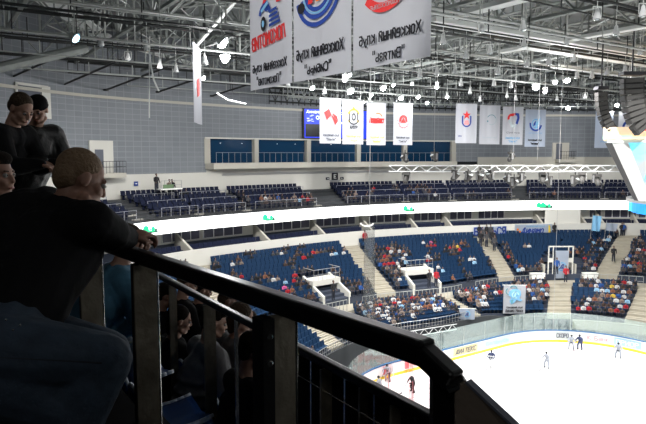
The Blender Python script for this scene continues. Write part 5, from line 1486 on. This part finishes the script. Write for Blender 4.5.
# ---- generic seated / standing person ------------------------------
def person(label, c, face_az, top, hair, headz, skin='skin_dark', lean=.15, style='short', cap=None, facev=None, sit=True, jr=1.0, voxel=.012, trousers='black_matte', arms=True, floorz=None, bulge=0.0, s=1.0):
    """c: head centre; body built below it, facing azimuth vector face_az"""
    f = Vector((face_az[0], face_az[1], 0)).normalized(); rt = Vector((f.y, -f.x, 0)); up = Vector((0, 0, 1)); c = Vector(c)
    T = headM(c, facev or (f.x, f.y, -.15), 0, s)
    nb = c - f * (.05 + lean * .1) - up * .19
    sh = nb - up * .05
    ch = nb - f * lean * .25 - up * .20; pel = nb - f * lean * 1.1 - up * (.56 if sit else .55)
    L, R = sh - rt * .19, sh + rt * .19
    if sit:
        hl, hr = pel - rt * .10 - up * .02, pel + rt * .10 - up * .02; kl, kr = hl + f * .43 + up * .03, hr + f * .43 + up * .03; al, ar = kl - up * .40 + f * .02, kr - up * .40 + f * .02
        el, er = L - rt * .05 + f * .06 - up * .27, R + rt * .05 + f * .06 - up * .27; wl, wr = kl - f * .14 + up * .10 + rt * .05, kr - f * .14 + up * .10 - rt * .05
    else:
        hl, hr = pel - rt * .10, pel + rt * .10; kl, kr = hl - up * .43 + f * .03, hr - up * .43 + f * .02; al, ar = kl - up * .42, kr - up * .42
        el, er = L - rt * .06 + f * .10 - up * .25, R + rt * .06 + f * .12 - up * .25; wl, wr = el + f * .24 + rt * .10 + up * .02, er + f * .24 - rt * .10 + up * .02
    root = empty('person', (c.x, c.y, min(al.z, ar.z) - .08)); tag(root, label, 'person')
    def b_(bm):
        head_parts(bm, T, nb)
        for a, b, r0, r1 in ((nb, ch, .08, .12), (ch, pel, .12, .12), (nb, L, .06, .055), (nb, R, .06, .055), (L, el, .048, .040), (R, er, .048, .040), (el, wl, .038, .028), (er, wr, .038, .028), (pel, hl, .11, .09), (pel, hr, .11, .09), (hl, kl, .075, .055), (hr, kr, .075, .055), (kl, al, .05, .035), (kr, ar, .05, .035), (al, al + f * .14 - up * .05, .035, .03), (ar, ar + f * .14 - up * .05, .035, .03)): cap_(bm, a, b, r0, r1)
        hand_parts(bm, wl, f - up * .3, -up, 1, .6, 1); hand_parts(bm, wr, f - up * .3, -up, 1, .6, -1)
    bd = blob('body', b_, skin, root, .0085, 2)
    add_face(bd, T, hair, cap, style)
    def j(bm):
        for a, b, r0, r1 in ((sh, ch, .12, .165 * jr), (ch, pel, .165 * jr, .16 * jr), (sh, L, .10, .085 * jr), (sh, R, .10, .085 * jr), (L, el, .082 * jr, .065 * jr), (R, er, .082 * jr, .065 * jr), (el, wl, .065 * jr, .045), (er, wr, .065 * jr, .045)): cap_(bm, a, b, r0, r1)
        ball(bm, ch - rt * .09, (.13, .13, .15), 2); ball(bm, ch + rt * .09, (.13, .13, .15), 2); ball(bm, nb, (.082, .082, .04), 2)
        if bulge:
            for k in range(4):
                q = ch.lerp(pel, k / 4 + .05); ball(bm, q, (.19 * jr, .19 * jr, .06), 2)
    under(blob('jacket', j, top, None, voxel, 3), bd)
    def t(bm):
        for a, b, r0, r1 in ((pel, hl, .145, .11), (pel, hr, .145, .11), (hl, kl, .10, .075), (hr, kr, .10, .075), (kl, al + up * .03, .07, .055), (kr, ar + up * .03, .07, .055)): cap_(bm, a, b, r0, r1)
    under(blob('trousers', t, trousers, None, voxel, 3), bd)
    for a in (al, ar):
        under(blob('shoe', lambda bm, a=a: (cap_(bm, a - up * .04, a + f * .15 - up * .06, .045, .04),), 'black_matte', None, .012, 2), bd)
    return root
FX, FY = XD.x, XD.y
# the pair on the upper left, the profile at the left edge
p2 = person('person with cropped hair in black jacket leaning down, farthest upper left', W(21, 109, 5.2), (.9, -.1), 'cloth_black', 'hair_brown', 0, 'skin', .55, 'short', facev=(.80, -.35, -.55), sit=False, jr=1.45, s=1.08)
p3 = person('person in black knit cap and dark leather jacket bending beside the balding man', W(38, 110, 5.6), (.75, -.45), 'leather_black', 'hair_dark', 0, 'skin', .3, 'short', cap='cloth_black', facev=(.1, -.85, -.45), sit=False, jr=1.5, s=1.0)
p4 = person('smiling person with short dark hair seen in profile at the left edge', W(-6, 175, 3.1), (1, .05), 'cloth_black', 'hair_dark', 0, 'skin_dark', .25, 'full', facev=(1, -.12, -.05), sit=True, jr=1.1)
p5 = person('person in blue sweater sitting forward just beyond the black handrail posts', W(130, 242, 4.1), (FX, FY), 'sweater_blue', 'hair_brown', 0, 'skin', .35, 'short', jr=1.0, trousers='denim')
NP = [(187, 284, 6.1, 'cloth_black', 'hair_brown', 'skin', 'short', 'person in dark coat whose lit face shows under the main handrail'),
      (214, 322, 4.65, 'puffy_grey', 'hair_dark', 'skin', 'full', 'person in grey puffy jacket seated behind the lower handrail, left of two'),
      (242, 318, 4.9, 'puffy_grey', 'hair_brown', 'skin', 'long', 'person with long hair in grey puffy jacket behind the lower handrail'),
      (254, 352, 3.95, 'cloth_black', 'hair_dark', 'skin_dark', 'full', 'person in black jacket beside the thick steel post, behind the lower handrail'),
      (166, 296, 6.2, 'cloth_black', 'hair_dark', 'skin_dark', 'full', 'person in black just right of the second steel post'),
      (203, 290, 6.9, 'cloth_black', 'hair_dark', 'skin_dark', 'short', 'person in black directly under the main handrail, third row'),
      (228, 300, 6.2, 'leather_black', 'hair_brown', 'skin_dark', 'full', 'person in dark jacket behind the two grey puffy jackets'),
      (180, 320, 5.2, 'cloth_black', 'hair_dark', 'skin_dark', 'long', 'person in black between the narrow posts of the lower handrail'),
      (249, 322, 6.0, 'leather_black', 'hair_brown', 'skin', 'short', 'person in dark jacket with lit face left of the thick steel post')]
for px, py, Y, top, hair, sk, st_, lab in NP:
    person(lab, W(px, py, Y), (FX, FY), top, hair, 0, sk, .12, st_, jr=1.15 if 'puffy' in top else 1.0, bulge=1.0 if 'puffy' in top else 0, facev=(FX + .1 * (random.random() - .5), FY - .3, -.25))

# ================================================================== SPECTATORS (far)
def far_person(col, hair='hair_far', stand=False, cap=None):
    bm = BM()
    if not stand:
        tube(bm, (0, .05, .42), (0, .0, .92), .17, .20, 8, 0); ball(bm, (0, 0, .93), (.22, .13, .09), 1, 0)
        for s in (-1, 1):
            tube(bm, (s*.22, 0, .93), (s*.26, -.12, .64), .065, .055, 6, 0); tube(bm, (s*.26, -.12, .64), (s*.12, -.34, .60), .055, .04, 6, 0); ball(bm, (s*.11, -.37, .60), .05, 1, 1)
            tube(bm, (s*.10, .02, .46), (s*.12, -.42, .50), .095, .075, 6, 3); tube(bm, (s*.12, -.42, .50), (s*.12, -.40, .08), .07, .05, 6, 3); ball(bm, (s*.12, -.47, .05), (.05, .12, .05), 1, 3)
        h = 1.17
    else:
        tube(bm, (0, 0, .85), (0, 0, 1.42), .16, .20, 8, 0); ball(bm, (0, 0, 1.43), (.22, .13, .09), 1, 0)
        for s in (-1, 1):
            tube(bm, (s*.22, 0, 1.42), (s*.27, -.03, 1.12), .065, .055, 6, 0); tube(bm, (s*.27, -.03, 1.12), (s*.22, -.2, .95), .055, .04, 6, 0); ball(bm, (s*.21, -.23, .93), .05, 1, 1)
            tube(bm, (s*.09, 0, .88), (s*.11, 0, .06), .10, .06, 6, 3); ball(bm, (s*.11, -.06, .05), (.05, .13, .05), 1, 3)
        h = 1.66
    tube(bm, (0, 0, h - .22), (0, -.01, h - .08), .055, .055, 6, 1)
    ball(bm, (0, -.015, h), (.085, .10, .125), 1, 1); ball(bm, (0, .02, h + .035), (.095, .105, .115), 1, 2); ball(bm, (0, -.12, h - .01), (.02, .025, .03), 1, 1)
    me = bpy.data.meshes.new('person'); bm.to_mesh(me); bm.free()
    for m in ('cloth_' + col.replace(' ', '_') + '_far', 'skin_far', cap or hair, 'trousers_far'): me.materials.append(M[m])
    return me
FP = {c: far_person(c) for c in JK}
FS = {c: far_person(c, stand=True) for c in JK}
# clusters: x, y, count, spread x, spread y, colours
D_ = 'black black dark_grey black brown dark_grey black blue beige'.split()
Mx = 'black dark_grey white orange black red beige dark_grey brown blue black pale_blue'.split()
Br = 'white black beige dark_grey blue orange black pale_blue white brown dark_grey red'.split()
CL = [(181, 258, 3, 4, 2, D_), (189, 257, 4, 4, 2, D_), (197, 256, 3, 4, 2, D_), (205, 249, 3, 2, 2, D_), (197, 266, 4, 5, 2, D_), (213, 262, 3, 3, 2, D_), (235, 275, 4, 5, 4, ['black', 'dark_grey', 'brown', 'red']), (222, 283, 4, 6, 4, D_),
  (247, 250, 4, 3, 2, D_), (240, 259, 3, 3, 2, ['beige', 'dark_grey', 'brown']), (230, 262, 1, 1, 1, ['white']),
  (281, 251, 1, 1, 1, ['white']), (275, 251, 2, 2, 2, ['dark_grey']), (290, 259, 6, 5, 3, D_), (298, 252, 4, 3, 3, ['black', 'red', 'brown', 'black']), (285, 246, 3, 4, 2, D_), (308, 256, 2, 2, 1, D_), (315, 251, 3, 3, 1, ['red', 'orange', 'brown']), (302, 245, 2, 2, 1, D_), (328, 248, 3, 3, 1, D_), (334, 250, 2, 2, 1, ['pale_blue', 'white']), (345, 248, 2, 3, 2, ['white', 'beige']),
  (258, 277, 4, 4, 2, D_), (271, 276, 5, 6, 1, ['white', 'beige', 'dark_grey', 'black', 'orange']), (286, 281, 2, 1, 1, ['pink', 'pale_blue']), (296, 277, 4, 4, 2, ['red', 'black', 'brown']), (304, 280, 5, 4, 2, D_), (290, 291, 4, 4, 2, ['red', 'orange', 'black', 'black']), (279, 293, 2, 3, 1, D_), (308, 293, 3, 4, 1, ['brown', 'black']), (310, 270, 4, 2, 4, D_),
  (338, 276, 5, 4, 3, D_), (346, 282, 6, 5, 3, D_), (352, 288, 6, 5, 3, ['black', 'black', 'blue', 'dark_grey', 'black', 'brown']), (341, 292, 3, 3, 2, D_),
  (378, 252, 6, 4, 6, D_), (378, 246, 2, 3, 1, ['brown', 'black']), (387, 251, 7, 5, 3, Mx), (397, 245, 6, 7, 1, D_), (397, 251, 6, 6, 2, Mx), (404, 250, 3, 2, 3, ['white', 'dark_grey', 'black']), (392, 262, 10, 6, 3, ['red', 'black', 'orange', 'brown', 'black', 'red', 'beige']), (402, 262, 4, 3, 2, ['white', 'pale_blue', 'white', 'black']), (385, 271, 10, 5, 4, D_), (390, 276, 6, 6, 3, Mx), (432, 243, 6, 3, 4, ['red', 'black', 'red', 'pink', 'orange', 'black']), (426, 254, 3, 3, 4, ['red', 'white', 'black']), (423, 240, 1, 1, 1, ['white']), (436, 256, 5, 4, 2, D_),
  (447, 247, 3, 5, 1, D_), (457, 248, 7, 6, 2, ['red', 'black', 'orange', 'brown', 'yellow', 'black', 'red']), (463, 243, 4, 6, 1, ['brown', 'black', 'orange']), (453, 246, 3, 3, 1, D_), (459, 259, 3, 2, 2, D_), (474, 258, 3, 2, 1, ['white', 'white', 'pale_blue']), (440, 268, 2, 2, 2, ['white', 'pale_blue']), (470, 271, 3, 5, 2, D_),
  (500, 246, 5, 4, 3, D_), (503, 252, 4, 3, 3, ['brown', 'red', 'black']), (506, 259, 6, 4, 4, D_), (507, 266, 6, 4, 3, ['blue', 'pale_blue', 'black', 'white']), (512, 271, 5, 5, 2, Mx), (527, 245, 2, 2, 1, ['white', 'beige']), (545, 266, 6, 6, 2, ['brown', 'dark_grey', 'black', 'red']), (530, 272, 3, 5, 1, Mx), (492, 262, 3, 3, 5, D_),
  (577, 249, 4, 4, 2, ['orange', 'brown', 'black', 'beige']), (578, 257, 7, 4, 3, ['red', 'brown', 'black', 'orange', 'beige']), (581, 246, 2, 2, 1, D_), (592, 240, 4, 3, 4, ['black', 'pale_blue', 'black']), (600, 240, 5, 6, 3, D_), (606, 249, 4, 3, 4, ['pale_blue', 'white', 'black', 'black']), (610, 237, 3, 3, 1, ['white', 'pale_blue']), (595, 250, 5, 6, 3, D_), (590, 266, 8, 10, 1, Mx), (604, 264, 6, 6, 2, D_),
  (630, 240, 16, 8, 3, D_), (636, 248, 18, 7, 4, Mx), (630, 258, 18, 9, 4, Mx), (626, 266, 18, 10, 3, Mx), (640, 262, 10, 4, 5, D_),
  # rinkside blocks
  (336, 307, 5, 5, 3, Mx), (345, 300, 6, 5, 3, D_), (358, 296, 8, 6, 3, Mx), (370, 294, 10, 7, 3, Br), (367, 302, 10, 8, 3, Br), (376, 308, 9, 8, 3, Mx), (364, 308, 6, 4, 3, ['brown', 'orange', 'black', 'black']), (388, 295, 10, 7, 3, Mx), (398, 298, 12, 8, 3, Br), (390, 304, 10, 8, 3, Br), (402, 308, 8, 8, 3, ['white', 'dark_grey', 'beige', 'black']), (412, 301, 12, 8, 3, Br), (424, 300, 10, 6, 3, Br), (432, 296, 8, 6, 3, Mx), (436, 302, 6, 5, 3, ['white', 'blue', 'white']), (420, 291, 10, 8, 1, Mx), (395, 316, 4, 5, 2, ['beige', 'black']), (388, 312, 3, 3, 2, ['white']), (441, 294, 8, 4, 3, D_), (376, 285, 6, 4, 3, D_),
  (459, 283, 8, 7, 3, Mx), (470, 288, 8, 8, 3, Br), (463, 293, 8, 6, 3, ['beige', 'orange', 'black', 'white']), (480, 285, 8, 6, 4, Mx), (484, 293, 8, 7, 3, Br), (476, 299, 5, 7, 3, ['beige', 'white', 'black']), (497, 285, 6, 5, 4, Mx), (452, 300, 4, 4, 4, D_),
  (527, 281, 10, 6, 3, Mx), (538, 279, 9, 6, 2, ['white', 'beige', 'orange', 'black', 'red']), (533, 287, 9, 7, 3, Br), (541, 291, 6, 5, 2, ['beige', 'white', 'brown']), (528, 293, 4, 4, 3, D_), (520, 283, 6, 3, 4, D_),
  (583, 282, 3, 2, 1, ['beige', 'black', 'brown']), (592, 279, 4, 6, 1, Mx), (600, 287, 7, 4, 3, ['pale_blue', 'white', 'dark_grey', 'blue']), (616, 284, 9, 4, 3, ['orange', 'brown', 'yellow', 'white', 'black']), (628, 283, 20, 8, 4, Mx), (638, 286, 12, 5, 5, Mx), (641, 281, 6, 3, 4, ['red', 'orange', 'brown']),
  (583, 300, 5, 3, 2, ['white', 'black', 'dark_grey']), (592, 300, 8, 4, 3, Mx), (603, 299, 10, 6, 3, ['black', 'brown', 'dark_grey', 'beige', 'orange']), (613, 298, 10, 5, 3, Br), (622, 299, 10, 5, 3, ['red', 'black', 'orange', 'brown']), (631, 302, 10, 6, 3, Mx), (613, 309, 3, 2, 1, ['red', 'orange', 'white']), (622, 311, 3, 2, 1, ['white', 'dark_grey', 'beige']), (578, 312, 1, 1, 1, ['red']), (580, 312, 1, 1, 1, ['red']), (596, 311, 2, 2, 1, ['red']), (552, 312, 2, 2, 1, ['brown', 'beige']), (566, 312, 1, 1, 1, ['brown']), (628, 316, 4, 3, 3, ['pale_blue', 'blue', 'white']), (636, 320, 6, 4, 3, ['red', 'black', 'dark_grey', 'white']),
  (329, 362, 4, 6, 4, Mx), (340, 368, 5, 7, 5, ['orange', 'brown', 'dark_grey', 'black']), (312, 348, 5, 6, 5, Mx), (352, 362, 4, 4, 5, ['brown', 'black', 'dark_grey']), (324, 350, 5, 7, 3, Br),
  # upper tier
  (273, 199, 14, 9, 3, D_ + ['white', 'orange']), (297, 198, 4, 4, 1, ['beige', 'pale_blue', 'dark_grey']), (312, 199, 6, 5, 2, ['brown', 'red', 'black']), (243, 198, 3, 3, 2, D_), (237, 194, 2, 2, 1, D_), (347, 195, 9, 5, 4, D_), (365, 194, 4, 10, 2, D_), (372, 187, 2, 2, 1, ['red', 'brown']), (395, 187, 3, 3, 1, D_), (414, 187, 8, 6, 2, D_), (426, 188, 6, 5, 2, D_), (436, 197, 1, 1, 1, ['white']), (471, 196, 3, 4, 2, D_), (560, 200, 10, 14, 3, D_ + ['orange']), (575, 203, 6, 10, 1, ['orange', 'brown', 'black']), (620, 200, 6, 9, 3, D_ + ['orange']), (183, 190, 2, 2, 2, D_), (300, 204, 6, 30, 1, D_), (520, 197, 5, 8, 3, D_), (175, 258, 3, 4, 2, D_)]
sp_ = [(k, proj(seat_pose(seats[k]) @ Vector((0, 0, .9)))) for k in range(len(seats))]
grid = {}
for k, q in sp_:
    if q[2] > 0: grid.setdefault((int(q[0] // 8), int(q[1] // 8)), []).append((k, q))
taken = set(); placed = []
rnd = random.Random(11)
for cx, cy, n, sx, sy, cols in CL:
    for j in range(n):
        x, y = (cx + rnd.gauss(0, sx * .6), cy + rnd.gauss(0, sy * .6)) if n > 1 else (cx, cy)
        best = None; gx, gy = int(x // 8), int(y // 8)
        for a in (-1, 0, 1):
            for b in (-1, 0, 1):
                for k, q in grid.get((gx + a, gy + b), ()):
                    if k in taken or seats[k][0] == 'S' or not over_rail(q[0], q[1] - 3, 3): continue
                    d = (q[0] - x) ** 2 + (q[1] - y) ** 2 * 2
                    if best is None or d < best[0]: best = (d, k)
        if best and best[0] < 110:
            taken.add(best[1]); placed.append((best[1], cols[j % len(cols)].replace('_', ' ')))
print('spectators', len(placed))
def stuff_block(s):
    bn = block_name(s); return bn in ('upper', 'rinkside block right of the corner gate', 'crowded rinkside block at centre', 'middle tier block at far right', 'rinkside block at far right')
cnt = 0; vv, ff, fm = [], [], []
mlist = ['cloth_' + c.replace(' ', '_') + '_far' for c in JK] + ['skin_far', 'hair_far', 'trousers_far']
for k, c in placed:
    s = seats[k]; T = seat_pose(s)
    if stuff_block(s):
        me = FP[c]; b = len(vv); T2 = T @ Matrix.Rotation(rnd.uniform(-.4, .4), 4, 'Z') @ Matrix.Scale(rnd.uniform(.74, .86), 4)
        vv += [tuple(T2 @ v.co) for v in me.vertices]
        for p in me.polygons: ff.append([b + i for i in p.vertices]); fm.append(mlist.index(me.materials[p.material_index].name))
        continue
    o = bpy.data.objects.new('person', FP[c]); COL.objects.link(o)
    o.matrix_world = T @ Matrix.Rotation(rnd.uniform(-.4, .4), 4, 'Z') @ Matrix.Scale(rnd.uniform(.74, .86), 4)
    bn = block_name(s); tag(o, 'spectator in %s, %s' % (c, bn), 'person', 'spectators in %s, %s' % (c, bn)); cnt += 1
me = bpy.data.meshes.new('crowd'); me.from_pydata(vv, [], ff)
for m in mlist: me.materials.append(M[m])
me.polygons.foreach_set('material_index', fm)
o = bpy.data.objects.new('crowd', me); COL.objects.link(o); tag(o, 'dense crowd of small distant spectators in the upper tier, centre rinkside and right hand blocks', 'crowd', None, 'stuff')
print('individual spectators', cnt)
def stander(px, py, z, c, lab, Y=None):
    p = WZ(px, py, z) if Y is None else W(px, py, Y)
    o = bpy.data.objects.new('person', FS[c]); COL.objects.link(o); o.location = (p.x, p.y, z); v = O - p; o.rotation_euler = (0, 0, math.atan2(v.y, v.x) + math.pi / 2); tag(o, lab, 'person'); return o
def stander_r(px, Rf, dr, z, c, lab, rz=0.0):
    th = th_at(px, lambda t: Rf(t) + dr, z + .8); T = local_frame(th, Rf(th) + dr, z) @ Matrix.Rotation(rz, 4, 'Z')
    o = bpy.data.objects.new('person', FS[c]); COL.objects.link(o); o.matrix_world = T; tag(o, lab, 'person'); return o
stander_r(566, R_walk, -2.6, 3.9, 'red', 'person in red top and pale cap standing on the steps below the corner gate')
stander_r(557, R_walk, -1.0, 4.5, 'blue', 'person in blue and white standing at the left side of the corner gate')
stander_r(232.5, R_walk, 1.2, 4.95, 'red', 'person in red jacket standing at the foot of the left stairs')
stander_r(333, R_walk, -.6, 4.5, 'black', 'person in black standing in front of the left white portal')
stander_r(436, R_walk, -.6, 4.5, 'red', 'person in red standing by the walkway at the foot of the middle aisle')
stander_r(429, R_walk, -.6, 4.5, 'black', 'person in black beside the person in red on the walkway')
stander_r(156, R_wall, -2.2, 13.7, 'black', 'camera operator in black standing on the raised white platform at left')
stander_r(169, R_wall, -1.8, 13.1, 'beige', 'person in beige leaning at the left end of the upper seat block')
stander_r(173, R_wall, -1.8, 13.1, 'black', 'person in black at the left end of the upper seat block')
stander_r(554, R_rib, -1.6, 7.2, 'black', 'person in black standing at the top row left of the corner gate')
stander_r(624, R_top, -.4, 7.2, 'blue', 'person in blue top standing at the head of the right aisle')
stander_r(621, R_top, -.4, 7.2, 'black', 'person in black top standing at the head of the right aisle')
stander_r(613.5, R_walk, 3.0, 5.3, 'black', 'person in black walking on the steps of the right aisle')
NN = ('first', 'second', 'third', 'fourth', 'fifth', 'sixth', 'seventh', 'eighth', 'ninth', 'tenth')
for k, (px, dr, z) in enumerate(((479, .0, 7.2), (483, -1.0, 7.0), (486, -.2, 7.2), (490, -.5, 7.2), (481, -2.2, 6.7), (487, -2.4, 6.6), (493, -1.8, 6.7), (495, -3.4, 6.3))):
    stander_r(px, R_top, dr - .3, z, ('black', 'dark grey')[k % 2], 'fan in dark clothes standing at the long aisle head, %s from left' % NN[k])
stander_r(365, R_top, -.4, 7.2, 'red', 'person in red standing on the wide aisle beside the rolled net')
# flags held by fans
def fan_flag(px, py, h, w_, m, lab, tilt=.2):
    p = B(th_at(px, lambda t: R_top(t) - 3, 7.5), R_top(th_at(px, lambda t: R_top(t) - 3, 7.5)) - 3.2, 6.7); r = empty('flag', p); tag(r, lab, 'flag')
    bm = BM(); tube(bm, (0, 0, .6), (tilt, 0, 1.9 + h), .025, n=5); build('pole', bm, 'rail_grey', r)
    bm = BM(); n = 8
    g = [[bm.verts.new((tilt * (.4 + .6 * j / 6) + w_ * i / n, .08 * math.sin(i * 1.1 + j * .4), 1.6 + h * j / 6 - .12 * i / n)) for j in range(7)] for i in range(n + 1)]
    for i in range(n):
        for j in range(6): bm.faces.new((g[i][j], g[i+1][j], g[i+1][j+1], g[i][j+1]))
    o = build('cloth', bm, m, r); sd = o.modifiers.new('t', 'SOLIDIFY'); sd.thickness = .012
fan_flag(591, 236, 1.8, 1.0, 'ink_lightblue', 'blue flag waved by standing fans right of the corner gate')
fan_flag(605, 236, .9, 1.3, 'banner_blue', 'pale flag waved by fans near the right aisle')
# ---- hockey players --------------------------------------------------
def player(px, py, az, jersey, lab, goalie=False, lean=.35):
    p = WZ(px, py, 0.02); root = empty('hockey_player', p, az); root.scale = (.8, .8, .78); tag(root, lab, 'player')
    def b_(bm):
        w = 1.35 if goalie else 1.0
        for s in (-1, 1):
            cap_(bm, (s*.24, .02, .12), (s*.22, .12, .52), .08 * w, .10 * w); cap_(bm, (s*.22, .12, .52), (s*.12, -.02, .88), .10 * w, .14)
            cap_(bm, (s*.26, .10, 1.32), (s*.38, .28, 1.08), .09, .08); cap_(bm, (s*.38, .28, 1.08), (s*.18, .48, .95), .07, .06)
            ball(bm, (s*.17, .50, .94), (.06, .07, .06), 1)
        cap_(bm, (0, -.02, .92), (0, .12, 1.32), .17, .21); cap_(bm, (-.16, .10, 1.38), (.16, .10, 1.38), .11, .11); cap_(bm, (0, .13, 1.42), (0, .18, 1.56), .06, .06); ball(bm, (0, .2, 1.64), (.09, .11, .12), 2)
    bd = blob('body', b_, jersey, None, .035, 1); bd.parent = root
    bm = BM(); ball(bm, (0, .19, 1.68), (.125, .145, .12), 2); build('helmet', bm, 'ink_black' if jersey != 'cloth_black_far' else 'sign_white', bd, True)
    bm = BM(); tube(bm, (.17, .50, .94), (.05, 1.15, .06), .02, n=5); box(bm, (.0, 1.2, .05), (.05, .28, .07)); build('stick', bm, 'ink_black', root)
    for s in (-1, 1):
        bm = BM(); ball(bm, (s*.24, .06, .09), (.06, .16, .08), 1); box(bm, (s*.24, .05, .01), (.02, .34, .03)); build('skate', bm, 'ink_black', root)
    bm = BM(); ball(bm, (0, .02, .86), (.21, .17, .17), 1); build('shorts', bm, 'ink_black', bd, True)
    if goalie:
        for s in (-1, 1):
            bm = BM(); box(bm, (s*.24, .2, .42), (.26, .1, .75)); build('leg_pad', bm, 'board_white', root)
mat('jersey_white', (.30, .32, .36), .8); mat('jersey_navy', (.03, .04, .10), .8)
player(388, 381, 2.4, 'jersey_white', 'hockey player in white with black shorts at the left end of the ice')
player(413, 392, 1.9, 'cloth_black_far', 'hockey player or referee in black seen through the gap under the handrail')
player(380, 395, .8, 'jersey_white', 'goalkeeper-like hockey player crouched by the left corner of the ice', True)
player(491, 366, 2.9, 'jersey_navy', 'dark goalkeeper standing in front of the goal', True)
player(547, 368, 2.2, 'jersey_white', 'hockey player in white skating right of the goal')
player(571, 349.5, 2.8, 'jersey_white', 'hockey player in white near the far boards, left of a pair')
player(580, 349.5, 2.2, 'jersey_navy', 'hockey player in dark jersey near the far boards, right of a pair')
player(618, 358, 2.6, 'jersey_white', 'hockey player near the far right boards')
# ================================================================== CAMERA, WORLD
cam = bpy.data.cameras.new('camera'); co = bpy.data.objects.new('camera', cam); COL.objects.link(co)
co.location = (0, 0, EYE); co.rotation_euler = (math.pi / 2 - PITCH, 0, 0)
cam.sensor_fit = 'HORIZONTAL'; cam.sensor_width = 36; cam.lens = F / 646 * 36; cam.clip_start = .05; cam.clip_end = 400
S.camera = co
w = bpy.data.worlds.new('world'); S.world = w; w.use_nodes = True
w.node_tree.nodes['Background'].inputs[0].default_value = (.8, .9, 1, 1); w.node_tree.nodes['Background'].inputs[1].default_value = .015
S.view_settings.view_transform = 'Standard'; S.view_settings.look = 'None'; S.view_settings.exposure = .2; S.view_settings.gamma = 1
S.view_settings.use_curve_mapping = False
S.cycles.use_denoising = True
S.cycles.max_bounces = 6; S.cycles.diffuse_bounces = 4; S.cycles.glossy_bounces = 3; S.cycles.transparent_max_bounces = 12
S.cycles.sample_clamp_indirect = 4; S.cycles.use_light_tree = True
S.cycles.caustics_reflective = False; S.cycles.caustics_refractive = False
